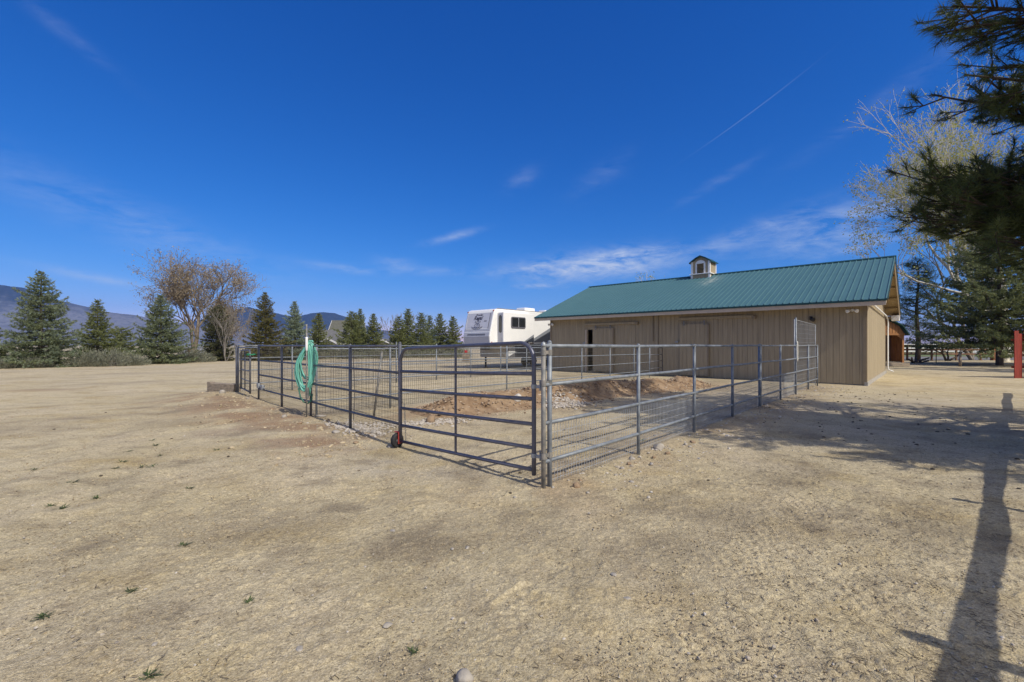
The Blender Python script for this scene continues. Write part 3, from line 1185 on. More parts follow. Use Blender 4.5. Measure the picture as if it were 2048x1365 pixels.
def wires(a, d, length, z0, z1, vs, hs, r, m, parent, name='wire_mesh', seed=1, off=None, zf=None):
    """welded mesh: one part, every wire a thin rod"""
    rs = np.random.RandomState(seed)
    a, d = np.array(a, float), np.array(d, float)
    off = np.array([0, 0]) if off is None else off
    s = np.arange(vs / 2, length, vs)
    bow = (fbm(s * .8, s * 0 + seed, 2, seed) - .5) * .05
    nrm2 = np.array([-d[1], d[0]])
    P = a + off + s[:, None] * d + bow[:, None] * nrm2
    gzv = gz(P[:, 0], P[:, 1])
    p0 = np.column_stack([P, np.maximum(gzv + .01, z0)])
    p1 = np.column_stack([P, np.full(len(s), z1)])
    A, B = [p0], [p1]
    for zz in np.arange(z0 + .03, z1 + 1e-6, hs):
        q = np.column_stack([P, np.maximum(zz, gzv + .02) + (fbm(s * 1.2, s * 0 + zz * 9, 2, seed + 4) - .5) * .012])
        A.append(q[:-1])
        B.append(q[1:])
    return build_segs(name, np.concatenate(A), np.concatenate(B), r, r, m, parent, 3)


def pipe_fence(label, a, d, length, posts, rails=RAILS, pm=galv, group='pipe fences around the pens', post_h=1.50, tall={}, post_r=PR, rail_r=RR, thick=()):
    a, d = np.array(a), np.array(d)
    f = thing('pipe_fence', label, 'fence', (a[0], a[1], gz1(*a)), group)
    for s in posts:
        q = a + d * s
        g = gz1(*q)
        h = tall.get(s, post_h)
        r = post_r * (1.55 if s in thick else 1)
        mb = MB().tube([p3(q, g - .25), p3(q, h)], r, 12)
        mb.lathe(p3(q, h), Z, [(r * 1.02, 0), (r * .8, r * .6), (r * .2, r * .9)], 12)
        mb.build('post', pm, f, smooth=True)
    for z in rails:
        n = max(2, int(length / 1.0))
        pts = [p3(a + d * (length * k / n), z + .004 * math.sin(k * 1.7 + z * 5)) for k in range(n + 1)]
        rr = MB().tube(pts, rail_r, 10)
        # welded couplings
        for k in range(1, n, 3):
            rr.lathe(pts[k], p3(d), [(rail_r * 1.12, -.012), (rail_r * 1.12, .012)], 10)
        rr.build('rail', pm, f, smooth=True)
    return f


# right fence: from the gate corner to the barn
fr_posts = [.105, 2.13, 4.2, 6.3, 8.4, 10.5, 12.5, 14.5, 16.25]
right_f = pipe_fence('galvanised pipe fence running from the gate corner to the barn with low wire mesh', C0, E1, 16.25, fr_posts, tall={.105: 1.53, 12.5: 2.34}, thick=(8.4,))
wires(C0 + E1 * .1, E1, 12.3, .02, .69, .052, .102, .0029, wire_light, right_f, seed=3, off=E2 * .022)
# tall wire panel standing at the barn end of that fence
pan = thing('wire_panel', 'tall galvanised wire panel tied to the fence end beside the barn', 'wire panel', tuple(p3(C0 + E1 * 12.5, 0)))
A_ = C0 + E1 * 12.55 + E2 * .05
wires(A_, E1, 3.6, .06, 2.28, .10, .15, .0032, zinc, pan, seed=9, name='wire_mesh')
frm = MB()
for s_, h_ in ((0, 2.3), (3.62, 2.25)):
    frm.tube([p3(A_ + E1 * s_, .03), p3(A_ + E1 * s_, h_)], .014, 8)
frm.tube([p3(A_, 2.3), p3(A_ + E1 * 3.62, 2.25)], .010, 8)
frm.build('panel_frame', zinc, pan, smooth=True)
# white rope loop on the tall post
q = p3(C0 + E1 * 12.5 - E1 * .035 - E2 * .03, 1.62)
lp = []
for k in range(25):
    th = 2 * math.pi * k / 24
    lp.append(q + E1z * .055 * math.sin(th) * (1.0) + Z * (-.30 + .30 * math.cos(th)) - E2z * .02)
rope = MB().tube(lp[:-1], .012, 6, closed=True).build_top('rope_loop', mat('white_rope', (.66, .63, .56), rough=.9, var=.15, vscale=30), tuple(q), smooth=True)
tag(rope, 'looped white rope hanging on the tall post of the wire panel', 'rope')

# gate post at the corner
gp = thing('gate_post', 'domed galvanised gate post at the near corner of the pen', 'post', tuple(p3(C0, gz1(*C0))))
pm_ = MB().tube([p3(C0, -.25), p3(C0, 1.50)], .0245, 14)
pm_.build('post', galv_dull, gp, smooth=True)
MB().lathe(p3(C0, 1.50), Z, [(.027, -.015), (.0275, 0), (.026, .012), (.017, .030), (.006, .038)], 14).build('cap', zinc, gp, smooth=True)
for zz in (1.425, 1.105, .335):
    cl_ = MB()
    cl_.lathe(p3(C0, zz), Z, [(.031, -.03), (.031, .03)], 14)
    cl_.lathe(p3(C0 + E1 * .105, zz), Z, [(.030, -.03), (.030, .03)], 14)
    cl_.box(p3(C0 + E1 * .052, zz), (.08, .016, .035), E1z, E2z)
    cl_.build('clamp', galv_dull, gp)

# left fence (dark): from the latch post to the man gate
lf_posts = [0, 1.75, 3.69, 5.62, 7.62]
left_f = pipe_fence('dark pipe fence along the left of the pen with full height wire mesh', P0, LF, 7.62, lf_posts, pm=darkpipe, rails=(.32, .70, 1.09, 1.485), tall={0: 1.53})
wires(P0 + LF * .03, LF, 7.55, .03, 1.44, .052, .102, .0022, wire_dark, left_f, seed=5, off=np.array([LF[1], -LF[0]]) * .03)
bx = MB()
for s_, z_ in ((7.42, .42), (7.05, .40)):
    qq = P0 + LF * s_ + np.array([-LF[1], LF[0]]) * .05
    bx.box(p3(qq, z_), (.13, .07, .12), p3(LF), p3((-LF[1], LF[0])))
bx.tube([p3(P0 + LF * 7.5 + np.array([-LF[1], LF[0]]) * .05, .42), p3(P0 + LF * 6.9 + np.array([-LF[1], LF[0]]) * .05, .39)], .02, 8)
bx.build('latch_box', zinc, left_f, bevel=.01)

# cross fence between the two pens, from the hose post to the barn
X0 = P0 + LF * 3.69
cross_f = pipe_fence('galvanised pipe fence dividing the near pen from the far pen', X0, E1, 15.7, [.12, 1.9, 3.95, 6.0, 8.05, 10.1, 12.15, 14.2, 15.7], rails=(.33, .72, 1.10, 1.42), post_r=.021, rail_r=.0155)
wires(X0 + E1 * .12, E1, 15.5, .03, 1.38, .06, .11, .0029, wire_dark, cross_f, seed=7, off=E2 * .02)
# dark little gate panel that closes the gap between the cross fence and the barn
gd = thing('pen_gate', 'small dark tube gate against the barn at the end of the dividing fence', 'gate', tuple(p3(X0 + E1 * 15.8, 0)))
ga, gb_ = X0 + E1 * 15.78, X0 + E1 * 17.1
MB().tube([p3(ga, .1), p3(ga, 1.38), p3(gb_, 1.38), p3(gb_, .1)], .02, 8).tube([p3(ga, .12), p3(gb_, .12)], .02, 8).build('frame', darkpipe, gd, smooth=True)
for z in (.42, .75, 1.06):
    MB().tube([p3(ga, z), p3(gb_, z)], .016, 8).build('bar', darkpipe, gd, smooth=True)

# back fence of the far pen
K0 = P0 + LF * 10.0
back_f = pipe_fence('galvanised pipe fence at the back of the far pen', K0, E1, 16.0, [1.65, 3.7, 5.72, 7.75, 9.78, 11.8, 13.8, 15.9], rails=(.30, .72, 1.10, 1.49), post_r=.024, rail_r=.0175, tall={5.72: 1.62, 7.75: 1.55})
wires(K0 + E1 * .1, E1, 15.8, .05, 1.42, .08, .13, .0030, wire_dark, back_f, seed=8, off=E2 * .02)
# corner frame: tall corner post and a header rail over the man gate
cf = thing('corner_post', 'stout dark corner post with a header rail over the small gate', 'post', tuple(p3(K0, gz1(*K0))))
MB().tube([p3(K0, -.2), p3(K0, 1.47)], .05, 12).lathe(p3(K0, 1.47), Z, [(.055, 0), (.05, .03), (.02, .05)], 12).build('post', darkpipe, cf, smooth=True)
MB().tube([p3(K0, 1.43), p3(P0 + LF * 7.62, 1.44)], .02, 8).build('header_rail', galv, cf, smooth=True)
# man gate standing a little ajar
mga, mgb = P0 + LF * 9.55, P0 + LF * 8.05 + np.array([-.06, -.1])
mg = thing('small_gate', 'narrow dark tube gate with wire mesh at the left corner of the pen', 'gate', tuple(p3(mga, gz1(*mga))))
mdir = (mgb - mga) / np.linalg.norm(mgb - mga)
ml = float(np.linalg.norm(mgb - mga))
fr_ = MB()
g0 = gz1(*mga)
fr_.tube([p3(mga, g0 + .12), p3(mga, 1.2), p3(mga + mdir * .05, 1.3), p3(mga + mdir * .14, 1.345), p3(mga + mdir * (ml - .14), 1.36), p3(mga + mdir * (ml - .05), 1.32), p3(mgb, 1.22), p3(mgb, g0 + .10)], .026, 8)
fr_.tube([p3(mga, g0 + .16), p3(mgb, g0 + .14)], .02, 8)
fr_.build('frame', darkpipe, mg, smooth=True)
for z in (.5, .78, 1.07):
    MB().tube([p3(mga, z), p3(mgb, z)], .015, 8).build('bar', galv, mg, smooth=True)
MB().tube([p3(mga + mdir * ml * .45, g0 + .15), p3(mga + mdir * ml * .45, 1.35)], .018, 8).build('brace', darkpipe, mg, smooth=True)
wires(mga, mdir, ml, g0 + .14, 1.3, .08, .11, .002, wire_dark, mg, seed=19)
tie = MB()
qq = p3(mgb + mdir * .05, 1.235)
tie.tube([qq + np.array([-.13, 0, .0]), qq + np.array([-.04, -.05, .03]), qq + np.array([.06, -.03, .0]), qq + np.array([.14, .02, .02]), qq + np.array([.05, .05, .02]), qq + np.array([-.05, .04, -.01])], .017, 6, closed=True)
o = tie.build_top('green_tie', mat('green_webbing', (.02, .19, .09), rough=.7, var=.2), tuple(qq), smooth=True)
tag(o, 'green strap tied round the top corner of the small gate', 'strap')
# leaning pipe inside the pen
a_, b_ = np.array([-2.72, 9.25]), np.array([-2.86, 9.55])
o = MB().tube([p3((-2.93, 9.65), gz1(-2.93, 9.65) + .0), p3((-2.93 + .16, 9.68 + .02), 1.37)], .024, 10).build_top('leaning_pipe', galv_dull, tuple(p3((-2.93, 9.65), 0)), smooth=True)
tag(o, 'old grey pipe leaning upright inside the pen by the wire mesh', 'pipe')

# ---- the big tube gate, shut across the corner
G1, G2 = np.array([.235, 4.875]), np.array([-1.650, 6.735])
gdv = (G2 - G1)
GL = float(np.linalg.norm(gdv))
gdv = gdv / GL
gate = thing('pipe_gate', 'wide grey six bar tube gate with rounded corners closing the near pen', 'gate', tuple(p3(G1, 0)))


def gp3(l, z):
    """gate-plane coordinates; the latch end sags"""
    return p3(G1 + gdv * l, z - .082 * l / GL)


cr = .20
fpts = [gp3(0, .11)]
fpts += [gp3(0 + .0 * z, z) for z in (.4, .8, 1.2, 1.53 - cr)]
for k in range(1, 7):
    th = math.pi / 2 * k / 6
    fpts.append(gp3(cr - cr * math.cos(th), 1.53 - cr + cr * math.sin(th)))
fpts += [gp3(l, 1.53) for l in (.6, 1.2, 1.8)]
for k in range(0, 7):
    th = math.pi / 2 * k / 6
    fpts.append(gp3(GL - cr + cr * math.sin(th), 1.53 - cr + cr * math.cos(th)))
fpts += [gp3(GL, z) for z in (1.0, .6, .16)]
MB().tube(fpts, .0245, 14).build('frame', gatepaint, gate, smooth=True)
for z in (1.196, .925, .655, .40, .165):
    rr = MB().tube([gp3(.01, z), gp3(GL * .33, z - .006), gp3(GL * .66, z - .006), gp3(GL - .01, z)], .0215, 12)
    for l in (GL * .22, GL * .64):
        rr.lathe(gp3(l, z - .004), p3(gdv), [(.0222, -.01), (.0222, .01)], 12)
    rr.build('bar', gatepaint, gate, smooth=True)
nrm_g = p3((gdv[1], -gdv[0]))
if nrm_g[1] > 0:
    nrm_g = -nrm_g
brc = MB()
pb = [gp3(GL * .505, z) for z in np.linspace(1.51, .165, 9)]
for a, b in zip(pb[:-1], pb[1:]):
    mid = (a + b) / 2
    brc.box(mid + nrm_g * .004, (.013, .030, np.linalg.norm(b - a) + .002), p3(gdv), nrm_g, unit(b - a))
brc.build('brace', gatepaint, gate)
for zz in (1.06, .32):
    hb = MB()
    hb.lathe(gp3(0, zz), Z, [(.031, -.022), (.031, .022)], 14)
    hb.box(p3((G1 + C0) / 2, zz), (.07, .02, .03), p3(unit(C0 - G1)), p3((-unit(C0 - G1)[1], unit(C0 - G1)[0])))
    hb.tube([p3(G1 * .35 + C0 * .65, zz - .04), p3(G1 * .35 + C0 * .65, zz + .07)], .009, 8)
    hb.build('hinge', zinc, gate)
# wheel under the latch end
wc = gp3(GL + .06, .175) + nrm_g * .02
wc[2] = gz1(wc[0], wc[1]) + .108
wax = unit(p3((.84, -.54)))
whl = bpy.data.objects.new('wheel', None)
col.objects.link(whl)
whl.parent = gate
whl.location = Vector(wc) - Vector(wloc(gate))
tyre_prof = [(.062, -.028), (.085, -.036), (.102, -.030), (.1085, -.014), (.1085, .014), (.102, .030), (.085, .036), (.062, .028)]
tb_ = MB().lathe(wc, wax, tyre_prof, 28)
tb_.build('tyre', rubber, whl, smooth=True)
MB().lathe(wc, wax, [(.018, -.04), (.022, -.03), (.060, -.022), (.066, -.029), (.066, .029), (.060, .022), (.022, .03), (.018, .04)], 24).build('rim', zinc, whl, smooth=True)
br_ = MB()
br_.box(wc + wax * .052 + Z * .035, (.012, .062, .165), wax, unit(np.cross(Z, wax)))
br_.box(wc + Z * .125 + wax * .01, (.10, .06, .012), wax, unit(np.cross(Z, wax)))
br_.tube([wc - wax * .06, wc + wax * .075], .008, 8)
br_.build('wheel_bracket', redpaint, whl, bevel=.003)

# chains (links) on the latch post and mid-post


def chain(label, pts, link=.034, rr=.0035):
    pts = [np.array(p, float) for p in pts]
    L = [0]
    for a, b in zip(pts[:-1], pts[1:]):
        L.append(L[-1] + np.linalg.norm(b - a))
    n = int(L[-1] / (link * .78))
    mb = MB()
    for k in range(n):
        s = L[-1] * (k + .5) / n
        i = min(len(pts) - 2, max(0, int(np.searchsorted(L, s) - 1)))
        f = (s - L[i]) / (L[i + 1] - L[i])
        c = pts[i] * (1 - f) + pts[i + 1] * f
        t = unit(pts[i + 1] - pts[i])
        w = np.cross(t, [.3, .7, .2])
        w /= np.linalg.norm(w)
        if k % 2:
            w = np.cross(t, w)
        ring = [c + t * link * .5 * math.cos(q) + w * link * .3 * math.sin(q) for q in np.linspace(0, 2 * math.pi, 9)[:-1]]
        mb.tube(ring, rr, 5, closed=True)
    o = mb.build_top('chain', galv_dull, tuple(pts[0]), smooth=True)
    return tag(o, label, 'chain', 'chains on the fence')


q0 = gp3(GL + .03, 1.10)
ppost = p3(P0, 1.1)
chain('steel chain looped between the big gate and its latch post', [ppost + np.array([-.03, -.04, .02]), ppost + np.array([.02, -.05, -.09]), q0 + np.array([.0, -.03, -.16]), q0 + np.array([.035, -.04, -.28]),
      q0 + np.array([.05, -.035, -.36]), q0 + np.array([.02, -.03, -.28]), q0 + np.array([.03, -.02, -.05])])
chain('long steel chain hanging down beside the latch post', [q0 + np.array([.06, .05, -.38]), q0 + np.array([.075, .05, -.70]), q0 + np.array([.085, .05, -.98])])
mp_ = p3(P0 + LF * 1.62 - np.array([0, .02]), 0)
chain('rusty chain hanging down the middle post of the left fence', [mp_ + Z * 1.38, mp_ + Z * 1.0 + E1z * .02, mp_ + Z * .6 + E1z * .03, mp_ + Z * .2 + E1z * .01])

# ---- hydrant stand-pipe and coiled hose at the third post
HP = P0 + LF * 3.74 + np.array([.02, -.20])
hyd = thing('standpipe', 'tall grey standpipe with a white sleeve rising beside the hose', 'pipe', tuple(p3(HP, gz1(*HP))))
MB().tube([p3(HP, -.1), p3(HP, 1.93)], .0145, 10).build('pipe', galv_dull, hyd, smooth=True)
MB().lathe(p3(HP, 1.37), Z, [(.016, 0), (.020, .04), (.0255, .08), (.0255, .28), (.020, .30)], 14).build('sleeve', white_m, hyd, smooth=True)
MB().box(p3(HP + np.array([.0, .02]), .52), (.06, .05, .22)).build('valve_box', galv_dull, hyd, bevel=.01)
rs = random.Random(5)
hs1 = MB()
hc = HP + np.array([-.06, .085])
# hose loops hang from the top of the post: one long continuous run of ovals
pts = []
for k in range(11):
    topz = 1.54 + rs.uniform(-.05, .03)
    botz = .58 + rs.uniform(-.03, .30)
    wl = rs.uniform(.11, .21)
    cx = rs.uniform(-.03, .05)
    yy = -.02 * (k % 4) + rs.uniform(-.01, .01)
    for j in range(18):
        th = 2 * math.pi * j / 18 + math.pi / 2
        zc, rz = (topz + botz) / 2, (topz - botz) / 2
        pinch = 1 - .78 * max(0, math.sin(th)) ** 2
        xx = cx + wl * math.cos(th) * pinch + .09 * max(0, math.sin(th))
        pts.append(p3(hc, 0) + np.array([xx, yy + .01 * math.sin(th * 2), zc + rz * math.sin(th) * (1 if j else 1)]))
# a hanging bundle of straight runs on the right of the pipe
hs1.tube(pts, .0165, 8)
for k in range(4):
    xx = .10 + .022 * k
    run = [p3(hc, 0) + np.array([xx - .02 + .02 * math.sin(z * 3 + k), -.03 - .012 * (k % 2), z]) for z in np.linspace(1.56 - .02 * k, .46 + .05 * k, 9)]
    hs1.tube(run, .0165, 8)
for k in range(2):
    cxa = p3(hc, 0) + np.array([.10 + .044 * k, -.035, 1.56])
    hs1.tube([cxa + np.array([.022 * math.cos(a) * 1.0, 0, .035 * math.sin(a)]) for a in np.linspace(0, math.pi, 7)], .0165, 8)
hose = thing('garden_hose', 'turquoise garden hose hung in long coils on the fence post', 'hose', tuple(p3(HP, gz1(*HP))))
hs1.build('hose', hose_m, hose, smooth=True)
MB().tube([p3(hc, 0) + np.array(v) for v in ((-.14, -.01, .62), (-.10, -.02, .44), (-.03, -.02, .33), (.05, -.01, .30), (.12, .0, .36), (.14, .0, .5))], .016, 8).build('hose_tail', hose_d, hose, smooth=True)

# ---- sleepers beside the small gate
tb0 = np.array([-9.75, 14.75])
slp = MB().box(p3(tb0 + np.array([.62, -.28]), .14), (1.25, .24, .30), unit(p3((.9, -.42))), unit(p3((.42, .9)))).build_top('timber_sleeper', woodgrey, tuple(p3(tb0 + np.array([.62, -.28]), 0)), bevel=.015)
tag(slp, 'weathered timber sleeper lying on its side by the small gate', 'timber')
slp2 = MB().box(p3(tb0 + np.array([.0, .0]), .145), (.17, .17, .35), unit(p3((.9, -.42))), unit(p3((.42, .9)))).build_top('timber_stub', woodgrey, tuple(p3(tb0, 0)), bevel=.012)
tag(slp2, 'short grey timber stub at the outer end of the sleeper', 'timber')

# ================================================================== LOOSE DIRT AND STONES
mound_m = mat('red_brown_dirt', (.23, .145, .085), rough=.98, spec=.1, var=.3, vscale=3.5, vcol=(.36, .26, .165), bump=1.0, bscale=30)


def dirt_mound():
    a, b = np.array([-1.75, 10.35]), np.array([6.9, 17.0])
    d = unit(b - a)
    n = np.array([-d[1], d[0]])
    L = float(np.linalg.norm(b - a))
    nu, nv = 260, 70
    u, v = np.linspace(-.6, L + .5, nu), np.linspace(-1.5, 1.3, nv)
    U, V = np.meshgrid(u, v)
    wob = (fbm(U * .5, U * 0, 2, 3) - .5) * .9
    px = a[0] + d[0] * U + n[0] * (V + wob)
    py = a[1] + d[1] * U + n[1] * (V + wob)
    crest = .28 + .26 * fbm(U * .55, U * 0 + 4, 3, 8)
    ends = np.clip((U + .6) / 1.3, 0, 1) * np.clip((L + .5 - U) / 1.3, 0, 1)
    prof = np.exp(-(V / .62) ** 2)
    h = crest * prof * np.sqrt(ends)
    h = h + (fbm(px * 3, py * 3, 4, 15) - .5) * .22 * prof * ends + (fbm(px * 11, py * 11, 3, 25) - .5) * .07 * np.clip(prof * 2, 0, 1) * ends
    z = gz(px, py) + h - .045 - .04 * (1 - ends)
    vv = np.stack([px.ravel(), py.ravel(), z.ravel()], 1)
    i = (np.arange(nv - 1)[:, None] * nu + np.arange(nu - 1)[None, :]).ravel()
    f = np.stack([i, i + 1, i + 1 + nu, i + nu], 1)
    loc = tuple(p3((a + b) / 2, 0))
    o = link_mesh('dirt_mound', vv, f, np.full(len(f), 4), mound_m, loc=loc, smooth=True)
    o.location = loc
    return tag(o, 'long low bank of reddish brown dirt inside the near pen', 'dirt pile'), a, d, n, L


mound, MA, MD, MN, ML = dirt_mound()


def mound_z(x, y):
    q = np.array([x, y]) - MA
    U, V = q @ MD, q @ MN
    wob = (fbm(np.array([U * .5]), np.array([0.]), 2, 3)[0] - .5) * .9
    V = V - wob
    if U < -.5 or U > ML + .4:
        return gz1(x, y)
    ends = np.clip((U + .6) / 1.3, 0, 1) * np.clip((ML + .5 - U) / 1.3, 0, 1)
    return gz1(x, y) + max(0, (.28 + .26 * fbm(np.array([U * .55]), np.array([4.]), 3, 8)[0]) * math.exp(-(V / .62) ** 2) * math.sqrt(ends) - .045)


# icosphere-like base for stones
_t = (1 + 5 ** .5) / 2
ICO_V = unit(np.array([(-1, _t, 0), (1, _t, 0), (-1, -_t, 0), (1, -_t, 0), (0, -1, _t), (0, 1, _t), (0, -1, -_t), (0, 1, -_t), (_t, 0, -1), (_t, 0, 1), (-_t, 0, -1), (-_t, 0, 1)], float))
ICO_F = np.array([(0, 11, 5), (0, 5, 1), (0, 1, 7), (0, 7, 10), (0, 10, 11), (1, 5, 9), (5, 11, 4), (11, 10, 2), (10, 7, 6), (7, 1, 8), (3, 9, 4), (3, 4, 2), (3, 2, 6), (3, 6, 8), (3, 8, 9), (4, 9, 5), (2, 4, 11), (6, 2, 10), (8, 6, 7), (9, 8, 1)])


def scatter_stones(name, pos, size, m, label, cat, seed, kind='stuff', flat=.65):
    """many small lumps as one object"""
    rs = np.random.RandomState(seed)
    N = len(pos)
    jit = 1 + rs.uniform(-.28, .28, (N, 12, 1))
    sc3 = np.stack([rs.uniform(.7, 1.3, N), rs.uniform(.6, 1.0, N), rs.uniform(.4, .8, N) * flat / .65], 1)
    v = ICO_V[None] * jit * sc3[:, None, :] * np.asarray(size)[:, None, None]
    th = rs.uniform(0, 2 * np.pi, N)
    c, s = np.cos(th)[:, None], np.sin(th)[:, None]
    x = v[:, :, 0] * c - v[:, :, 1] * s
    y = v[:, :, 0] * s + v[:, :, 1] * c
    v = np.stack([x, y, v[:, :, 2]], 2) + np.asarray(pos)[:, None, :]
    f = (ICO_F[None] + (np.arange(N) * 12)[:, None, None]).reshape(-1, 3)
    tint = np.repeat(rs.uniform(0, 1, N), 20)
    o = link_mesh(name, v.reshape(-1, 3), f, np.full(len(f), 3), m, tint=tint)
    return tag(o, label, cat, kind=kind)


gravel_m = mat('gravel', (.28, .235, .18), rough=.95, var=.25, vscale=9, tint=(.50, .46, .41))
clod_m = mat('dirt_clods', (.25, .195, .12), rough=1, var=.3, vscale=9, tint=(.47, .39, .265))
redclod_m = mat('red_clods', (.19, .12, .07), rough=1, var=.3, vscale=9, tint=(.43, .34, .25))
rs = np.random.RandomState(77)


def cluster(n, cx, cy, rx, ry, rot):
    a = rs.normal(0, 1, (n, 2)) * np.array([rx, ry]) * .55
    c, s = math.cos(rot), math.sin(rot)
    return np.column_stack([cx + a[:, 0] * c - a[:, 1] * s, cy + a[:, 0] * s + a[:, 1] * c])


def on(xy, lift=0.0, fn=None):
    z = gz(xy[:, 0], xy[:, 1]) if fn is None else np.array([fn(*p) for p in xy])
    return np.column_stack([xy, z + lift])


# grey gravel spills
xy = np.concatenate([cluster(520, -2.75, 8.15, .75, .34, -.75), cluster(420, -1.55, 8.9, .7, .3, .5), cluster(150, -2.2, 8.6, .5, .3, 0)])
scatter_stones('gravel', on(xy, .01), rs.uniform(.012, .042, len(xy)), gravel_m, 'pale grey gravel spilled along the foot of the left fence', 'gravel', 3)
mx_ = MA + np.outer(rs.uniform(.7, ML * .55, 650), MD) + np.outer(rs.normal(-.25, .42, 650), MN)
mx2 = cluster(520, 1.35, 11.6, .6, .42, .7)
xy = np.concatenate([mx2])
scatter_stones('gravel', on(xy, .015, mound_z), rs.uniform(.014, .05, len(xy)), gravel_m, 'pale gravel heaped on the near side of the dirt bank', 'gravel', 4)
xy = MA + np.outer(rs.uniform(-.5, ML + .4, 2600), MD) + np.outer(rs.normal(-.1, .55, 2600), MN)
scatter_stones('dirt_clods', on(xy, .005, mound_z), np.abs(rs.normal(.0, .016, len(xy))) + .009, redclod_m, 'brown clods and small stones over the dirt bank', 'dirt clods', 5)
# clods along the fences
n = 900
xy = C0 + np.outer(rs.uniform(.4, 16.4, n), E1) + np.outer(rs.normal(-.22, .38, n), E2)
scatter_stones('dirt_clods', on(xy, 0), np.abs(rs.normal(0, .014, n)) + .006, gravel_m, 'small stones and clods along the foot of the right fence', 'dirt clods', 6)
n = 900
xy = P0 + np.outer(rs.uniform(0, 10, n), LF) + np.outer(rs.normal(.55, .6, n), np.array([-LF[1], -(-LF[0])]) * 1.0)
scatter_stones('dirt_clods', on(xy, 0), np.abs(rs.normal(0, .016, n)) + .006, clod_m, 'brown clods along the foot of the left fence', 'dirt clods', 7)
# grains and crumbs all over the near yard
n = 44000
yy = 1.9 + 9 * rs.uniform(0, 1, n) ** 1.7
xx = rs.uniform(-1.25, 1.25, n) * yy
keep = fbm(xx * 1.1, yy * 1.1, 4, 61) + rs.uniform(-.4, .4, n) > .50
xx, yy = xx[keep], yy[keep]
sz = np.minimum(np.abs(rs.normal(0, .0026, len(xx))) + .0020, .0062) * (1 + yy * .10)
scatter_stones('grit', np.column_stack([xx, yy, gz(xx, yy)]), sz, clod_m, 'coarse grit and crumbs strewn over the bare yard', 'grit', 8)
n = 800
yy = 1.9 + 12 * rs.uniform(0, 1, n) ** 1.6
xx = rs.uniform(-1.25, 1.25, n) * yy
scatter_stones('pebbles', np.column_stack([xx, yy, gz(xx, yy) + .004]), np.abs(rs.normal(0, .004, n)) + .0045, gravel_m, 'small pale pebbles scattered over the yard', 'pebbles', 9)
n = 230
xy = np.concatenate([C0 + np.outer(rs.uniform(5, 16, n), E1) + np.outer(rs.normal(-1.6, 1.3, n), E2), np.column_stack([rs.uniform(-9, 6, 90), rs.uniform(4.5, 16, 90)])])
scatter_stones('dark_clods', on(xy, .004), np.abs(rs.normal(0, .014, len(xy))) + .008, mat('dark_clods', (.055, .045, .033), rough=1, var=.4, vscale=9, tint=(.13, .105, .075)), 'dark clods of old dung and bark on the open dirt', 'dirt clods', 18)
# twigs and needles
twig_m = mat('dry_twigs', (.085, .065, .045), rough=.95, var=.4, vscale=8, tint=(.33, .27, .19))


def litter(name, n, xf_, yf_, lmin, lmax, r, label, seed, align=None):
    rs = np.random.RandomState(seed)
    x, y = xf_(rs, n), None
    y = yf_(rs, n)
    x = x * y if align is None else x
    L = rs.uniform(lmin, lmax, n)
    th = rs.uniform(0, np.pi, n)
    dx_, dy_ = np.cos(th) * L / 2, np.sin(th) * L / 2
    z = gz(x, y) + .006
    p0 = np.column_stack([x - dx_, y - dy_, z + rs.uniform(-.004, .008, n)])
    p1 = np.column_stack([x + dx_, y + dy_, z + rs.uniform(-.004, .008, n)])
    rr = r * rs.uniform(.5, 1.4, n)
    v, f = segs_mesh(p0, p1, rr, rr * .7, 3)
    tint = np.repeat(rs.uniform(0, 1, n) ** 2, 3)
    o = link_mesh(name, v, f, np.full(len(f), 4), twig_m, tint=tint)
    return tag(o, label, 'litter', kind='stuff')


litter('twig_litter', 5200, lambda r, n: r.uniform(-1.2, 1.25, n), lambda r, n: 1.95 + 8 * r.uniform(0, 1, n) ** 1.5, .010, .045, .0015, 'dark twigs and dry needles lying about the yard', 21)
litter('twig_litter', 2600, lambda r, n: r.uniform(.45, 1.3, n), lambda r, n: 1.9 + 5 * r.uniform(0, 1, n) ** 1.3, .015, .075, .0014, 'denser dry needles and twigs at the right of the yard', 22)


def stone(label, x, y, rx, ry, rz, m, seed, group=None, zfn=None, sink=.25, name='stone'):
    rs = np.random.RandomState(seed)
    import bmesh
    bm = bmesh.new()
    bmesh.ops.create_icosphere(bm, subdivisions=3, radius=1)
    cut = [(unit(rs.normal(0, 1, 3)), rs.uniform(.62, .9)) for _ in range(7)]
    for v in bm.verts:
        c = np.array(v.co)
        for nn, dd in cut:
            k = c @ nn
            if k > dd:
                c = c - nn * (k - dd) * .85
        c = c * (1 + .10 * (fbm(np.array([c[0] * 2.5 + seed]), np.array([c[1] * 2.5 + c[2] * 3]), 3, seed)[0] - .5))
        v.co = (c[0] * rx, c[1] * ry, c[2] * rz)
    bmesh.ops.rotate(bm, verts=bm.verts, cent=(0, 0, 0), matrix=__import__('mathutils').Matrix.Rotation(rs.uniform(0, 6.28), 3, 'Z'))
    me = bpy.data.meshes.new(name)
    bm.to_mesh(me)
    bm.free()
    me.polygons.foreach_set('use_smooth', np.ones(len(me.polygons), bool))
    me.materials.append(m)
    o = bpy.data.objects.new(name, me)
    col.objects.link(o)
    zz = gz1(x, y) if zfn is None else zfn(x, y)
    o.location = (x, y, zz + rz * (1 - 2 * sink))
    return tag(o, label, 'stone', group)


def gpos(u, v):
    """yard point seen at (u, v) of the 2048-wide photograph (level ground)"""
    y = 910 * H / (v - 691)
    return (u - 1024) / 910 * y, y


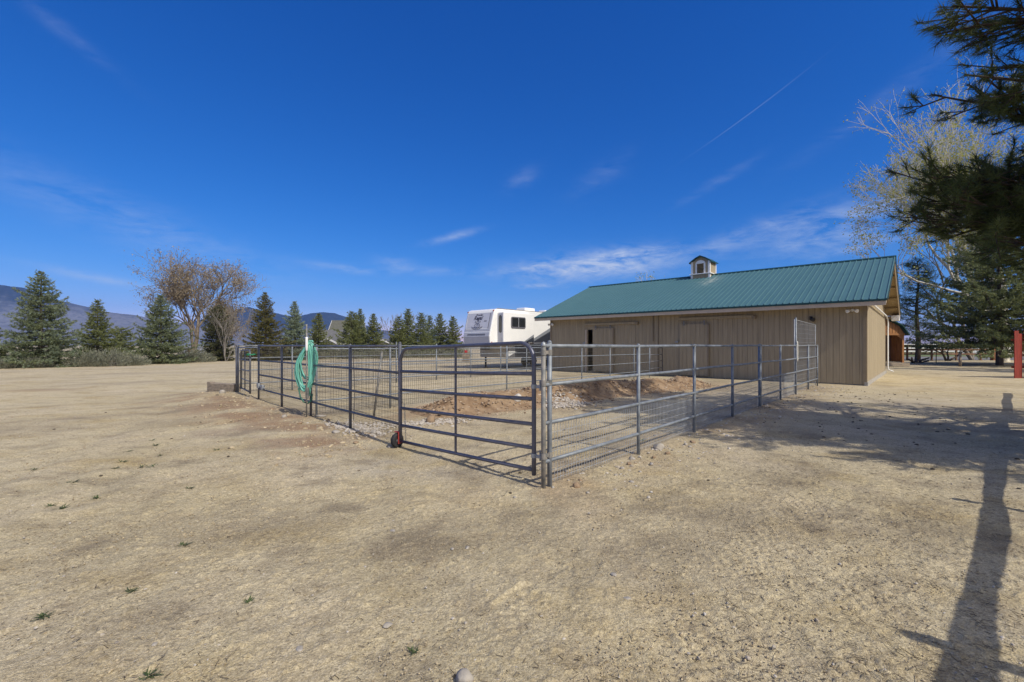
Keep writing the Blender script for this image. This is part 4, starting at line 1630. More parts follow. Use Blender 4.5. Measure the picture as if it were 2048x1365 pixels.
x, y = gpos(1317, 896)
stone('big rounded grey rock beside the second post of the right fence', x, y, .085, .07, .065, stone_m, 1)
x, y = gpos(930, 1362)
stone('smooth brownish grey stone at the very front edge of the yard', x, y, .042, .04, .035, stone_m, 2)
x, y = gpos(1153, 974)
stone('brown angular stone just right of the corner gate post', x, y, .05, .04, .04, stone_b, 3)
stone('pale cracked rock stuck in the face of the dirt bank', *(MA + MD * 2.05 - MN * .42), .12, .11, .12, mat('pale_rock', (.5, .47, .43), rough=.9, var=.2, vscale=5, bump=.5), 4, zfn=mound_z)
x, y = gpos(640, 836)
stone('flat grey slab of stone under the hose post', x, y, .13, .07, .03, stone_m, 5)
x, y = gpos(569, 840)
stone('small whitish grey rock left of the flat slab', x, y, .06, .05, .045, stone_m, 6)
x, y = gpos(445, 794)
stone('pale rounded stone in front of the timber sleeper', x, y, .09, .08, .07, stone_m, 7)
x, y = gpos(862, 845)
stone('brown angular rock in the gravel behind the gate', x, y, .10, .08, .10, stone_b, 8)
x, y = gpos(1106, 976)
stone('small grey stone close to the foot of the gate post', x, y, .024, .02, .018, stone_m, 14)
for k, (u, v) in enumerate([(1335, 906), (1345, 899), (1264, 918), (1270, 927), (1297, 905), (1303, 929), (1258, 928), (1380, 893), (1280, 944), (1308, 914), (1371, 888), (1263, 965), (1160, 962), (1232, 951), (1176, 986),
                            (1385, 884), (1400, 880), (1245, 937)]):
    x, y = gpos(u, v)
    r = random.Random(k).uniform(.014, .036)
    stone('small stone among the loose gravel along the right fence', x, y, r * 1.3, r, r * .8, stone_m if k % 3 else stone_b, 40 + k, 'loose stones along the right fence')
for k, (u, v) in enumerate([(712, 885), (780, 893), (656, 845), (672, 868), (600, 852), (748, 866), (545, 824), (495, 803)]):
    x, y = gpos(u, v)
    r = random.Random(90 + k).uniform(.03, .055)
    stone('small stone on the slope outside the left fence', x, y, r * 1.3, r, r * .7, stone_m if k % 2 else stone_b, 70 + k, 'loose stones outside the left fence')
for k, (u, v) in enumerate([(905, 1098), (786, 1063), (935, 1096), (1228, 1150), (775, 1252), (1255, 1198), (600, 1300), (1030, 995), (310, 1290)]):
    x, y = gpos(u, v)
    r = random.Random(190 + k).uniform(.012, .022)
    stone('small flat pebble lying on the open sand in front', x, y, r * 1.4, r, r * .6, stone_m, 170 + k, 'pebbles on the open sand')
# weed sprigs


def weed(x, y, size, seed):
    rs = np.random.RandomState(seed)
    n = 26
    th = rs.uniform(0, 2 * np.pi, n)
    el = rs.uniform(.05, .6, n)
    L = size * rs.uniform(.5, 1.1, n)
    b = np.column_stack([rs.normal(0, size * .18, n), rs.normal(0, size * .18, n), np.zeros(n)])
    d = np.column_stack([np.cos(th) * np.cos(el), np.sin(th) * np.cos(el), np.sin(el)])
    side = np.column_stack([-np.sin(th), np.cos(th), np.zeros(n)])
    w = L * .12
    q = np.stack([b - side * w[:, None] * .4, b + side * w[:, None] * .4, b + d * (L * .6)[:, None] + side * w[:, None], b + d * L[:, None]], 1)
    o = build_quads('weed', q, weed_m, None, rs.uniform(0, 1, n))
    o.location = (x, y, gz1(x, y))
    return tag(o, 'small green weed sprouting from the bare sand', 'weed', 'green weeds on the sand')


for k, (u, v) in enumerate([(245, 928), (285, 936), (308, 937), (232, 940), (322, 913), (363, 911), (143, 970), (195, 1000), (100, 1016), (125, 1020), (313, 891), (305, 882), (378, 980), (435, 902), (70, 943), (368, 1093), (265, 1183), (498, 1205), (828, 1302), (298, 1352), (85, 1235), (258, 905), (1285, 880)]):
    x, y = gpos(u, v)
    weed(x, y, random.Random(k).uniform(.032, .055) * (1 if y < 4 else 1.5), 300 + k)

# ================================================================== TRAILER
T0 = np.array([-1.32, 27.8])
trl = thing('travel_trailer', 'white fifth wheel trailer with a grey front cap parked behind the far pen', 'trailer', tuple(p3(T0, 0)))
t_white = mat('trailer_white_gelcoat', (.80, .80, .79), rough=.3, var=.03, vscale=2, spec=.5)
t_grey = mat('trailer_grey_cap', (.46, .47, .52), rough=.4, var=.05, vscale=2)
t_grey2 = mat('trailer_grey_graphic', (.22, .235, .26), rough=.4, var=.06, vscale=2)
t_glass = mat('dark_trailer_glass', (.02, .023, .026), rough=.08, var=.1, spec=.8)
t_line = mat('dark_lettering', (.05, .045, .06), rough=.5, var=.1)
t_line2 = mat('charcoal_line', (.12, .12, .14), rough=.5, var=.1)
t_light = mat('grey_box', (.40, .41, .44), rough=.5, var=.05)


def tp(s, t, z):
    xy = T0 + E1 * s + E2 * t
    return np.array([xy[0], xy[1], z])


TW, TL = 2.44, 9.6
ZT = 3.78
body = MB()
# gooseneck profile in the (s,z) plane: sloped nose, flat bottom of the neck, lower body set back
prof = [(.0, 1.52), (-.06, 2.05), (.02, 2.42), (.32, 3.55), (.42, ZT - .06), (.62, ZT), (TL, ZT), (TL, .72), (1.5, .72), (1.45, 1.52)]
body.prism([tp(s, 0, z) for s, z in prof], E2z * TW)
bo = body.build('body', t_white, trl, bevel=.05)
# front cap: lower grey panel and upper sign panel follow the nose
cap = MB()
cap.prism([tp(-.012, .06, 1.53), tp(-.072, .06, 2.05), tp(-.02, .06, 2.33), tp(-.02, TW - .06, 2.33), tp(-.072, TW - .06, 2.05), tp(-.012, TW - .06, 1.53)], E1z * .01)
n1 = MB()
n1.prism([tp(-.008, .07, 1.55), tp(-.066, .07, 2.05), tp(-.07, TW - .07, 2.05), tp(-.012, TW - .07, 1.55)], -E1z * .008)
n1.prism([tp(-.066, .07, 2.05), tp(-.012, .07, 2.30), tp(-.016, TW - .07, 2.30), tp(-.07, TW - .07, 2.05)], -E1z * .008)
n1.build('lower_cap', t_grey, trl)
nv = MB()
for z_, h_ in ((2.20, .02), (2.14, .03)):
    nv.box(tp(-.052, TW / 2, z_), (.03, TW * .66, h_), E1z, E2z)
nv.build('nose_vent', t_line2, trl)
# slanted upper panel
sA, zA, sB, zB = .02, 2.42, .32, 3.55
ups = unit(tp(sB, 0, zB) - tp(sA, 0, zA))
nups = unit(np.cross(E2z, ups))
if nups @ E1z > 0:
    nups = -nups


def face(l, t, off):
    return tp(sA, t, zA) + ups * l + nups * off


FL = math.hypot(sB - sA, zB - zA)
n2_ = MB().prism([face(-.02, .06, .004), face(FL - .03, .10, .004), face(FL - .03, TW - .10, .004), face(-.02, TW - .06, .004)], nups * .006)
pn = n2_.build('front_panel', t_grey, trl)
wf = MB()
for (l0, l1, t0, t1) in ((.10, .15, .28, TW - .12), (.10, FL - .08, TW - .17, TW - .12)):
    wf.prism([face(l0, t0, .010), face(l1, t0, .010), face(l1, t1, .010), face(l0, t1, .010)], nups * .004)
wf.build('panel_border', t_white, pn)
db = MB()
db.prism([face(.12, .29, .012), face(FL - .06, .29, .012), face(FL - .06, .25, .012), face(.12, .25, .012)], nups * .004)
db.build('panel_line', t_line2, pn)
inn = MB().prism([face(.17, .31, .010), face(FL - .06, .31, .010), face(FL - .06, TW - .19, .010), face(.17, TW - .19, .010)], nups * .003)
inn.build('sign_panel', mat('pale_lilac_panel', (.56, .57, .63), rough=.4, var=.04, vscale=3), pn)


def lettering(txt, l, tc_, size, name, m, parent, shear=0.25, org=None, right=None, upv=None, nv_=None, bold=0.0):
    cu = bpy.data.curves.new(name, 'FONT')
    cu.body = txt
    cu.size = size
    cu.align_x = 'CENTER'
    cu.shear = shear
    cu.extrude = .002
    cu.offset = bold
    to = bpy.data.objects.new(name + '_curve', cu)
    col.objects.link(to)
    dg = bpy.context.evaluated_depsgraph_get()
    dg.update()
    me = bpy.data.meshes.new_from_object(to.evaluated_get(dg))
    bpy.data.objects.remove(to)
    v = np.empty(len(me.vertices) * 3)
    me.vertices.foreach_get('co', v)
    v = v.reshape(-1, 3)
    w = org[None] + v[:, :1] * right[None] + v[:, 1:2] * upv[None] + v[:, 2:3] * nv_[None]
    w = w - np.array(wloc(parent))
    me.vertices.foreach_set('co', w.astype(np.float32).ravel())
    me.materials.clear()
    me.materials.append(m)
    me.name = name
    o = bpy.data.objects.new(name, me)
    col.objects.link(o)
    o.parent = parent
    me.update()
    return o


tmid = 1.24
lettering('Prowler', 0, 0, .19, 'lettering', t_line, pn, .3, face(FL - .20, tmid, .016), -E2z, ups, nups, .004)
lettering('Regal', 0, 0, .36, 'lettering', t_line, pn, .35, face(FL - .46, tmid + .08, .016), -E2z, ups, nups, .010)
lettering('AX6', 0, 0, .13, 'lettering', t_line, pn, .2, face(FL - .60, .62, .016), -E2z, ups, nups, .002)
# crest: crown over an oval shield with side leaves
em = MB()


def fstroke(pts, r):
    em.tube([face(l, t, .016) for l, t in pts], r, 5)


cxl, cxt = .33, tmid + .04
fstroke([(cxl + .17 * math.sin(a), cxt + .24 * math.cos(a) * (1 - .15 * math.sin(a))) for a in np.linspace(0, 2 * math.pi, 21)], .016)
fstroke([(cxl + .10 * math.sin(a) - .02, cxt + .12 * math.cos(a)) for a in np.linspace(0, 2 * math.pi, 15)], .010)
fstroke([(cxl - .17, cxt), (cxl + .17, cxt)], .008)
fstroke([(cxl + .19, cxt + .22), (cxl + .29, cxt + .24), (cxl + .22, cxt + .12), (cxl + .32, cxt), (cxl + .22, cxt - .12), (cxl + .29, cxt - .24), (cxl + .19, cxt - .22)], .014)
for sg in (-1, 1):
    for k in range(5):
        a = k / 4
        fstroke([(cxl - .22 + .05 * a, cxt + sg * (.10 + .32 * a)), (cxl - .12 + .06 * a, cxt + sg * (.16 + .34 * a))], .010)
    fstroke([(cxl - .25, cxt + sg * .02), (cxl - .23, cxt + sg * .25), (cxl - .13, cxt + sg * .45)], .010)
em.build('crest', t_line, pn)
# marker lamps
for (pt, ) in ((face(FL + .08, TW - .06, .02),), (face(FL + .10, .06, .02),), (tp(.10, -.01, 1.68),)):
    MB().lathe(pt, nups, [(.045, -.02), (.045, .015), (.02, .03)], 10).build('marker_lamp', mat('amber_red_lens', (.28, .04, .03), rough=.3, var=.1) if 'amber_red_lens' not in MATS else MATS['amber_red_lens'], trl)
# slide-out room
S0, S1, SO = .62, 3.55, .52
sl = MB().box(tp((S0 + S1) / 2, -SO / 2 + .02, 2.62), (S1 - S0, SO + .04, 1.86), E1z, E2z).build('slide_out', t_white, trl, bevel=.03)
MB().box(tp(S0 - .006, -SO / 2, 2.6), (.012, SO * .78, 1.74), E1z, E2z).build('shaded_slide_end', t_grey, sl)  # shade on the white slide-out's end, put in as grey colour
ov = [tp(S0 - .016, -SO / 2 + .13 * math.cos(a), 2.82 + (.42 if math.sin(a) > 0 else -.42) + .12 * math.sin(a)) for a in np.linspace(0, 2 * math.pi, 17)[:-1]]
MB().prism(ov, -E1z * .01).build('end_window', t_glass, sl)
MB().box(tp((S0 + S1) / 2, -SO / 2, 1.64), (S1 - S0 - .05, SO - .02, .07), E1z, E2z).build('slide_rail', rustbar, sl)
# sliding window with rounded frame
def rrect(sc_, zc_, w, h, r, toff):
    out = []
    for (cx, cz, a0_) in ((w / 2 - r, h / 2 - r, 0), (-w / 2 + r, h / 2 - r, 90), (-w / 2 + r, -h / 2 + r, 180), (w / 2 - r, -h / 2 + r, 270)):
        for k in range(5):
            a = R(a0_ + 22.5 * k)
            out.append(tp(sc_ + cx + r * math.cos(a), toff, zc_ + cz + r * math.sin(a)))
    return out


wn = MB().prism(rrect(1.98, 2.93, 1.38, .72, .12, -SO - .004), -E2z * .03).build('window', t_line2, sl)
gl = MB()
gl.prism(rrect(1.66, 2.95, .58, .56, .06, -SO - .036), -E2z * .004)
gl.prism(rrect(2.30, 2.95, .58, .56, .06, -SO - .036), -E2z * .004)
gl.build('pane', t_glass, wn)
MB().box(tp(1.98, -SO - .04, 2.95), (.03, .012, .58), E1z, E2z).build('mullion', t_light, wn)
# swooping grey graphics
gr_ = MB()
gr_.prism([tp(2.45, -SO - .004, 1.70), tp(S1 - .02, -SO - .004, 1.70), tp(S1 - .02, -SO - .004, 2.22)], -E2z * .004)
gr_.build('graphic', t_grey2, sl)
gs = MB()
gs.prism([tp(S1 + .05, -.004, 1.72), tp(TL - .05, -.004, 1.72), tp(TL - .05, -.004, 4.05 - .4), tp(6.6, -.004, 3.0)], -E2z * .004)
gs.prism([tp(1.52, -.004, .74), tp(TL - .03, -.004, .74), tp(TL - .03, -.004, 1.70), tp(1.52, -.004, 1.50)], -E2z * .004)
gs.build('graphic', t_grey2, trl)
lw = MB()
lw.box(tp(1.93, -.012, 1.12), (.62, .02, .74), E1z, E2z)
lw.build('storage_door', t_white, trl, bevel=.01)
lfw = MB().box(tp(1.44, TW / 2, 1.12), (.03, TW - .1, .76), E1z, E2z).build('lower_front_wall', mat('trailer_beige_panel', (.42, .38, .31), rough=.5, var=.05), trl)
rail = MB().tube([tp(.6, .02, ZT + .01), tp(TL, .02, ZT + .01)], .02, 6).build('roof_rail', trim_t, trl)
ac = MB().box(tp(4.6, TW * .45, ZT + .17), (1.1, .8, .30), E1z, E2z).build('air_conditioner', t_white, trl, bevel=.06)
MB().box(tp(6.6, TW * .4, ZT + .14), (.7, .6, .24), E1z, E2z).build('roof_vent', t_white, trl, bevel=.05)
for tt in (.25, TW - .25):
    lg = MB().box(tp(1.75, tt, .42), (.09, .09, .75), E1z, E2z)
    lg.box(tp(1.75, tt, .04), (.22, .22, .05), E1z, E2z)
    lg.build('landing_leg', black_m, trl)
MB().box(tp(.75, TW / 2, 1.36), (.5, .4, .3), E1z, E2z).build('pin_box', black_m, trl, bevel=.03)
for ss in (5.9, 6.8):
    for tt, dr in ((.16, -1), (TW - .16, 1)):
        wh = MB().lathe(tp(ss, tt, .36), E2z, [(.20, -.10), (.34, -.11), (.37, -.07), (.37, .07), (.34, .11), (.20, .10)], 20).build('wheel', rubber, trl, smooth=True)
        MB().lathe(tp(ss, tt, .36), E2z, [(.05, -.09), (.19, -.105), (.20, -.08), (.20, .08), (.19, .105), (.05, .09)], 16).build('rim', t_light, wh)
MB().box(tp(6.35, -.01, .95), (2.2, .03, .16), E1z, E2z).build('wheel_arch', t_line2, trl)

# ================================================================== PLANTS


def conifer(x, y, h, r, seed, label, m, group='spruces beyond the yard', lod=1.0, bare=0.03, blue=.35, tip=.9, name='spruce_tree', dens=1.0, tuft=1.0, base_w=1.0):
    rs = np.random.RandomState(seed)
    g = gz1(x, y)
    root = thing(name, label, 'tree', (x, y, g), group)
    P0s, P1s, R0s, R1s = [], [], [], []
    # trunk
    nz = 10
    zs = np.linspace(0, h * .98, nz)
    lean = rs.normal(0, .012, 2) * h
    tx = x + lean[0] * (zs / h) ** 2
    ty = y + lean[1] * (zs / h) ** 2
    tr_ = .022 * h * (1 - zs / h) ** .9 + .008
    c = np.column_stack([tx, ty, g + zs])
    P0s.append(c[:-1]); P1s.append(c[1:]); R0s.append(tr_[:-1]); R1s.append(tr_[1:])
    sp = .20 * lod
    levels = np.arange(bare * h + .1, h * .985, sp)
    tips, dirs, szs, tnt = [], [], [], []
    lob = [(rs.uniform(0, 2 * np.pi), rs.uniform(.1, .9), rs.uniform(-.28, .22)) for _ in range(9)]
    for z in levels:
        f = z / h
        env = r * ((1 - f) ** tip) * (1.0 if f > .12 else base_w * (.72 + .28 * f / .12))
        nb = max(3, int((5.5 + 4 * (1 - f)) * dens))
        th0 = rs.uniform(0, 2 * np.pi)
        for k in range(nb):
            th = th0 + 2 * np.pi * k / nb + rs.uniform(-.35, .35)
            L = env * rs.uniform(.60, 1.16)
            for (lt, lf, la) in lob:
                dth = np.angle(np.exp(1j * (th - lt)))
                L *= 1 + la * np.exp(-(dth / .6) ** 2 - ((f - lf) / .12) ** 2)
            if rs.uniform() < .08:
                L *= 1.28
            L = max(L, .12)
            rise = .55 * f ** 1.2 - .10 + rs.normal(0, .08)
            d = np.array([np.cos(th), np.sin(th), rise])
            st = np.array([np.interp(z, zs, tx), np.interp(z, zs, ty), g + z])
            nseg = 4
            tt = np.linspace(0, 1, nseg + 1)
            pts = st + d[None] * (tt * L)[:, None]
            pts[:, 2] += -.13 * L * np.sin(tt * np.pi * .8) + .12 * L * tt ** 3
            P0s.append(pts[:-1]); P1s.append(pts[1:])
            br = .010 * h * (.35 + .65 * (1 - f)) * .35
            R0s.append(br * (1 - tt[:-1] * .8)); R1s.append(br * (1 - tt[1:] * .8))
            # sprays along the branch
            ns = max(3, int(L / (.075 * lod)))
            for q in np.linspace(.16, 1.0, ns):
                i = min(nseg - 1, int(q * nseg))
                p = pts[i] + (pts[i + 1] - pts[i]) * (q * nseg - i)
                wid = .30 * L * (1 - q) ** .7 * (.4 + q) + .03
                for sd in (-1, 1) if q < .97 else (0,):
                    side = np.array([-np.sin(th), np.cos(th), 0]) * sd
                    k_ = rs.uniform(.15, 1.0)
                    pp = p + side * wid * k_ + d * .10 * L * k_ * (1 if sd else 0) + np.array([0, 0, rs.normal(-.02, .035)])
                    tips.append(pp)
                    dd = d * .7 + side * .65 + np.array([0, 0, rs.uniform(-.15, .35)])
                    dirs.append(dd)
                    szs.append(rs.uniform(.75, 1.3))
                    tnt.append(np.clip(blue * (.35 + .9 * q) + rs.normal(0, .16), 0, 1))
    build_segs('trunk', np.concatenate(P0s), np.concatenate(P1s), np.concatenate(R0s), np.concatenate(R1s), bark, root, 5)
    T, D, S, tn = np.array(tips), unit(np.array(dirs)), np.array(szs), np.array(tnt)
    N = len(T)
    nn = 6
    Lb = .135 * lod * tuft * S
    tri = np.empty((N, nn, 3, 3))
    for k in range(nn):
        jd = unit(D + rs.normal(0, .55, (N, 3)))
        b = T + rs.normal(0, .022 * lod, (N, 3))
        sd = unit(np.cross(jd, rs.normal(0, 1, (N, 3))))
        w = (.021 * lod * tuft * S)[:, None]
        tri[:, k, 0] = b - sd * w
        tri[:, k, 1] = b + sd * w
        tri[:, k, 2] = b + jd * (Lb * rs.uniform(.7, 1.25, N))[:, None]
    build_tris('crown', tri.reshape(-1, 3, 3), m, root, np.repeat(tn, nn))
    return root


def top_h(v, yd):
    return H + (691 - v) / 910 * yd


# row of spruces on the left and behind the far pen: (u centre, base distance, v of the top, half width px, material, label)
spr = [
    (-38, 29.5, 640, 60, spruce_g, .25, 'dark spruce cut off by the left edge, short and bushy', 1.0),
    (82, 31.0, 541, 74, spruce_b, .34, 'tallest spruce at far left with blue green drooping boughs', 1.0),
    (196, 34.5, 597, 40, spruce_g, .30, 'narrow dark spruce right of the tallest one', 1.0),
    (322, 37.0, 588, 58, spruce_b, .24, 'broad dark spruce in front of the rust leaved tree', 1.0),
    (531, 45.0, 584, 44, spruce_t, .22, 'spruce with a brown cone laden top behind the small gate', 1.1),
    (590, 47.0, 603, 38, spruce_b, .62, 'blue grey spruce beside the cone topped spruce', 1.1),
    (637, 52.0, 627, 20, spruce_g, .2, 'small single spruce left of the grey house roof', 1.2),
    (703, 55.0, 622, 29, spruce_g, .25, 'spruce right of the grey house roof', 1.2),
    (719, 57.5, 618, 18, spruce_b, .5, 'slim bluish spruce close behind its neighbour', 1.2),
    (747, 56.0, 628, 20, spruce_g, .2, 'slender spruce standing alone in the row', 1.2),
    (797, 57.0, 632, 21, spruce_g, .2, 'first spruce of the tight clump left of the trailer', 1.25),
    (815, 61.0, 617, 19, spruce_g, .3, 'taller spruce at the back of the tight clump', 1.25),
    (842, 58.0, 624, 21, spruce_g, .3, 'third spruce in the clump left of the trailer', 1.25),
    (860, 62.0, 631, 17, spruce_b, .45, 'pale spruce squeezed in the clump', 1.25),
    (880, 63.0, 626, 20, spruce_g, .3, 'second last spruce before the trailer', 1.25),
    (906, 61.0, 631, 19, spruce_g, .22, 'spruce right next to the trailer nose', 1.25),
]
for i, (u, yd, v, hw, m, bl, lab, lod) in enumerate(spr):
    conifer((u - 1024) / 910 * yd, yd, top_h(v, yd), hw / 910 * yd * (1.12 if yd < 50 else 1.42), 400 + i, lab, m, lod=lod, blue=bl, tip=.80 if yd < 50 else .66, bare=.02)
# low dark evergreen far behind, between the spruces
conifer((243 - 1024) / 910 * 60, 60, top_h(655, 60), 2.6, 470, 'low dark evergreen far behind between two spruces', spruce_g, lod=1.4, tip=.5, blue=.3)
# right-hand blue spruce and pine behind the barn
conifer(36.4, 34.0, top_h(455, 34), 6.0, 480, 'huge blue spruce with low sweeping boughs beside the red fence', spruce_g, group='evergreens beside the barn', lod=1.25, tip=.62, bare=.17, blue=.45, dens=1.1, tuft=1.1)
conifer(44.8, 33.0, top_h(430, 33), 5.0, 481, 'tall spruce half outside the frame behind the red fence', spruce_b, group='evergreens beside the barn', lod=1.4, tip=.62, bare=.06, blue=.4)


def pine_far(x, y, h, r, seed, label):
    rs = np.random.RandomState(seed)
    g = gz1(x, y)
    root = thing('pine_tree', label, 'tree', (x, y, g), 'evergreens beside the barn')
    zs = np.linspace(0, h, 9)
    c = np.column_stack([x + .1 * np.sin(zs), y + 0 * zs, g + zs])
    tr_ = .24 * (1 - zs / h * .85)
    A, B, ra, rb_ = [c[:-1]], [c[1:]], [tr_[:-1]], [tr_[1:]]
    tips, dirs = [], []
    for z in np.arange(h * .22, h, .32):
        f = z / h
        for k in range(3):
            th = rs.uniform(0, 2 * np.pi)
            L = r * (1 - .55 * f) * rs.uniform(.5, 1.1)
            d = np.array([np.cos(th), np.sin(th), rs.uniform(-.15, .35)])
            st = np.array([x, y, g + z])
            pts = st + d[None] * np.linspace(0, L, 4)[:, None]
            pts[:, 2] += rs.normal(0, .06, 4)
            A.append(pts[:-1]); B.append(pts[1:]); ra.append(np.array([.05, .035, .02])); rb_.append(np.array([.035, .02, .01]))
            for q in range(8):
                e = st + d * L * rs.uniform(.4, 1.05) + rs.normal(0, .28, 3)
                tips.append(e); dirs.append(d + np.array([0, 0, .4]))
    build_segs('trunk', np.concatenate(A), np.concatenate(B), np.concatenate(ra), np.concatenate(rb_), pinebark, root, 6)
    T, D = np.array(tips), unit(np.array(dirs))
    N, nn = len(T), 26
    tri = np.empty((N, nn, 3, 3))
    for k in range(nn):
        jd = unit(D * .7 + rs.normal(0, .7, (N, 3)))
        sd = unit(np.cross(jd, rs.normal(0, 1, (N, 3))))
        b = T + rs.normal(0, .10, (N, 3))
        tri[:, k, 0] = b - sd * .014
        tri[:, k, 1] = b + sd * .014
        tri[:, k, 2] = b + jd * rs.uniform(.16, .30, N)[:, None]
    build_tris('crown', tri.reshape(-1, 3, 3), pine_g, root, np.repeat(rs.uniform(0, .5, N), nn))
    return root


pine_far(39.2, 44.0, top_h(522, 44), 2.6, 490, 'thin dark pine with a bare lower trunk behind the playhouse')

# ---- deciduous trees


def grow(base, dir0, L0, r0, levels, rs, spread=.55, up=.18, ratio=.74, kids=(2, 4), wob=.14, nseg=3, droop=0.0):
    """recursive limbs; returns segment arrays and the outermost twig points"""
    segs, tips = [], []

    def rec(p, d, L, r, lv):
        pts = [p]
        dd = d
        for i in range(nseg):
            dd = unit(dd + rs.normal(0, wob, 3) + np.array([0, 0, up * .3 - droop * (levels - lv) * .1]))
            pts.append(pts[-1] + dd * L / nseg)
        rr = np.linspace(r, r * .66, nseg + 1)
        for i in range(nseg):
            segs.append((pts[i], pts[i + 1], rr[i], rr[i + 1]))
        if lv <= 1:
            for i in range(1, nseg + 1):
                tips.append((pts[i], dd))
        if lv == 0:
            return
        k = rs.randint(kids[0], kids[1] + 1)
        for j in range(k):
            axis = unit(np.cross(dd, rs.normal(0, 1, 3)))
            ang = spread * rs.uniform(.5, 1.3)
            nd = unit(dd * math.cos(ang) + axis * math.sin(ang) + np.array([0, 0, up]))
            at = pts[-1] if j < 2 else pts[rs.randint(1, nseg + 1)]
            rec(at, nd, L * ratio * rs.uniform(.75, 1.15), r * .66 * rs.uniform(.7, .95), lv - 1)
    rec(np.array(base, float), unit(np.array(dir0, float)), L0, r0, levels)
    return segs, tips


def leaf_quads(P, rs, size, n, spread):
    N = len(P)
    c = np.repeat(P, n, 0) + rs.normal(0, spread, (N * n, 3))
    a = unit(rs.normal(0, 1, (N * n, 3)))
    b = unit(np.cross(a, rs.normal(0, 1, (N * n, 3))))
    s = size * rs.uniform(.6, 1.3, (N * n, 1))
    return np.stack([c - a * s, c - b * s * .55, c + a * s, c + b * s * .55], 1)


def broadleaf(name, label, group, x, y, stems, levels, m_bark, m_leaf, seed, leaf=None, trunk=None, minr=0.006, **kw):
    rs = np.random.RandomState(seed)
    g = gz1(x, y)
    root = thing(name, label, 'tree', (x, y, g), group)
    segs, tips = [], []
    z0 = g - .1
    if trunk:
        q = [np.array([x + .03 * k * math.sin(k + seed), y, g - .1 + trunk[0] * k / 4]) for k in range(5)]
        for k in range(4):
            segs.append((q[k], q[k + 1], trunk[1] * (1 - .08 * k), trunk[1] * (1 - .08 * (k + 1))))
        z0 = q[-1][2] - .15
    for (d, L, r) in stems:
        s, t = grow((x, y, z0), d, L, r, levels, rs, **kw)
        segs += s
        tips += t
    p0 = np.array([s[0] for s in segs]); p1 = np.array([s[1] for s in segs])
    r0 = np.maximum(np.array([s[2] for s in segs]), minr); r1 = np.maximum(np.array([s[3] for s in segs]), minr * .7)
    build_segs('trunk', p0, p1, r0, r1, m_bark, root, 5)
    if leaf:
        P = np.array([t[0] for t in tips])
        if len(leaf) > 3:
            P = P[rs.uniform(0, 1, len(P)) < leaf[3]]
        q = leaf_quads(P, rs, leaf[0], leaf[1], leaf[2])
        build_quads('crown', q, m_leaf, root, np.repeat(rs.uniform(0, 1, len(P)), leaf[1]))
    return root


# rust-leaved tree at left
ydt = 50
broadleaf('broadleaf_tree', 'tall half bare tree with rust brown leaves behind the spruces', 'broadleaf trees around the yard', (388 - 1024) / 910 * ydt, ydt,
          [((.02, 0, 1), 3.7, .26), ((-.22, .1, 1), 3.4, .17), ((.25, -.05, 1), 3.3, .16)], 6, bark_warm, autumn, 601, leaf=(.08, 3, .24, .5), minr=.011, spread=.55, up=.12, ratio=.76, kids=(2, 4))
broadleaf('broadleaf_tree', 'leafless tree with fine upright twigs behind the spruce clump', 'broadleaf trees around the yard', (797 - 1024) / 910 * 72, 72,
          [((0, 0, 1), 2.4, .16), ((-.2, 0, 1), 2.2, .12), ((.25, 0, 1), 2.2, .12)], 5, bark_warm, autumn, 605, minr=.016, spread=.38, up=.25, ratio=.74, kids=(2, 3))
broadleaf('broadleaf_tree', 'low tan bushy tree on the right flank of the tall rust leaved tree', 'broadleaf trees around the yard', (428 - 1024) / 910 * 50.5, 50.5,
          [((0, 0, 1), 2.3, .10), ((-.35, 0, 1), 2.1, .08), ((.45, 0, 1), 2.1, .08), ((.1, .1, 1), 1.6, .06)], 5, bark_warm, autumn, 603, leaf=(.08, 3, .25, .7), minr=.010, spread=.5, up=.14, ratio=.76, kids=(2, 4))
# bare multi-stem tree with pale stems at left of the pen, with a dark juniper behind it
ydb = 42
broadleaf('bare_tree', 'leafless pale stemmed tree standing left of the small gate', 'broadleaf trees around the yard', (452 - 1024) / 910 * ydb, ydb,
          [((-.10, 0, 1), 1.9, .055), ((.06, 0, 1), 2.0, .05), ((-.35, 0, 1), 1.5, .035), ((.30, .1, 1), 1.5, .035), ((-.6, 0, 1), 1.1, .025), ((.5, 0, 1), 1.2, .025)], 5, bark_grey, None, 611, minr=.006, spread=.36, up=.24, ratio=.76, kids=(2, 3))
conifer((434 - 1024) / 910 * 43.5, 43.5, top_h(612, 43.5), 1.75, 612, 'dense olive juniper behind the pale bare tree', juniper_g, group='junipers', lod=1.15, tip=.45, bare=.01, blue=.4, name='juniper_tree')
# budding cottonwood at right
broadleaf('cottonwood_tree', 'large pale barked tree just coming into yellow green leaf at right', 'broadleaf trees around the yard', 44.8, 41.5,
          [((-.05, 0, 1), 5.9, .42), ((-.5, .1, 1), 5.5, .30), ((.35, 0, 1), 6.0, .3), ((-.85, -.1, 1.0), 5.6, .24), ((-.75, .3, 1), 5.8, .24)], 6, bark_pale, bud, 620, leaf=(.09, 3, .25, .6), minr=.013, trunk=(3.2, .45), spread=.48, up=.07, ratio=.79, kids=(2, 4))
broadleaf('bare_tree', 'grey leafless tree with long limbs spreading over the barn gable', 'broadleaf trees around the yard', 47.5, 47.0,
          [((-.75, 0, 1), 5.2, .20), ((-.3, 0, 1), 5.0, .22), ((-1.0, -.1, .85), 5.4, .18)], 5, bark_grey, None, 625, minr=.016, spread=.5, up=.05, ratio=.77, kids=(2, 3))
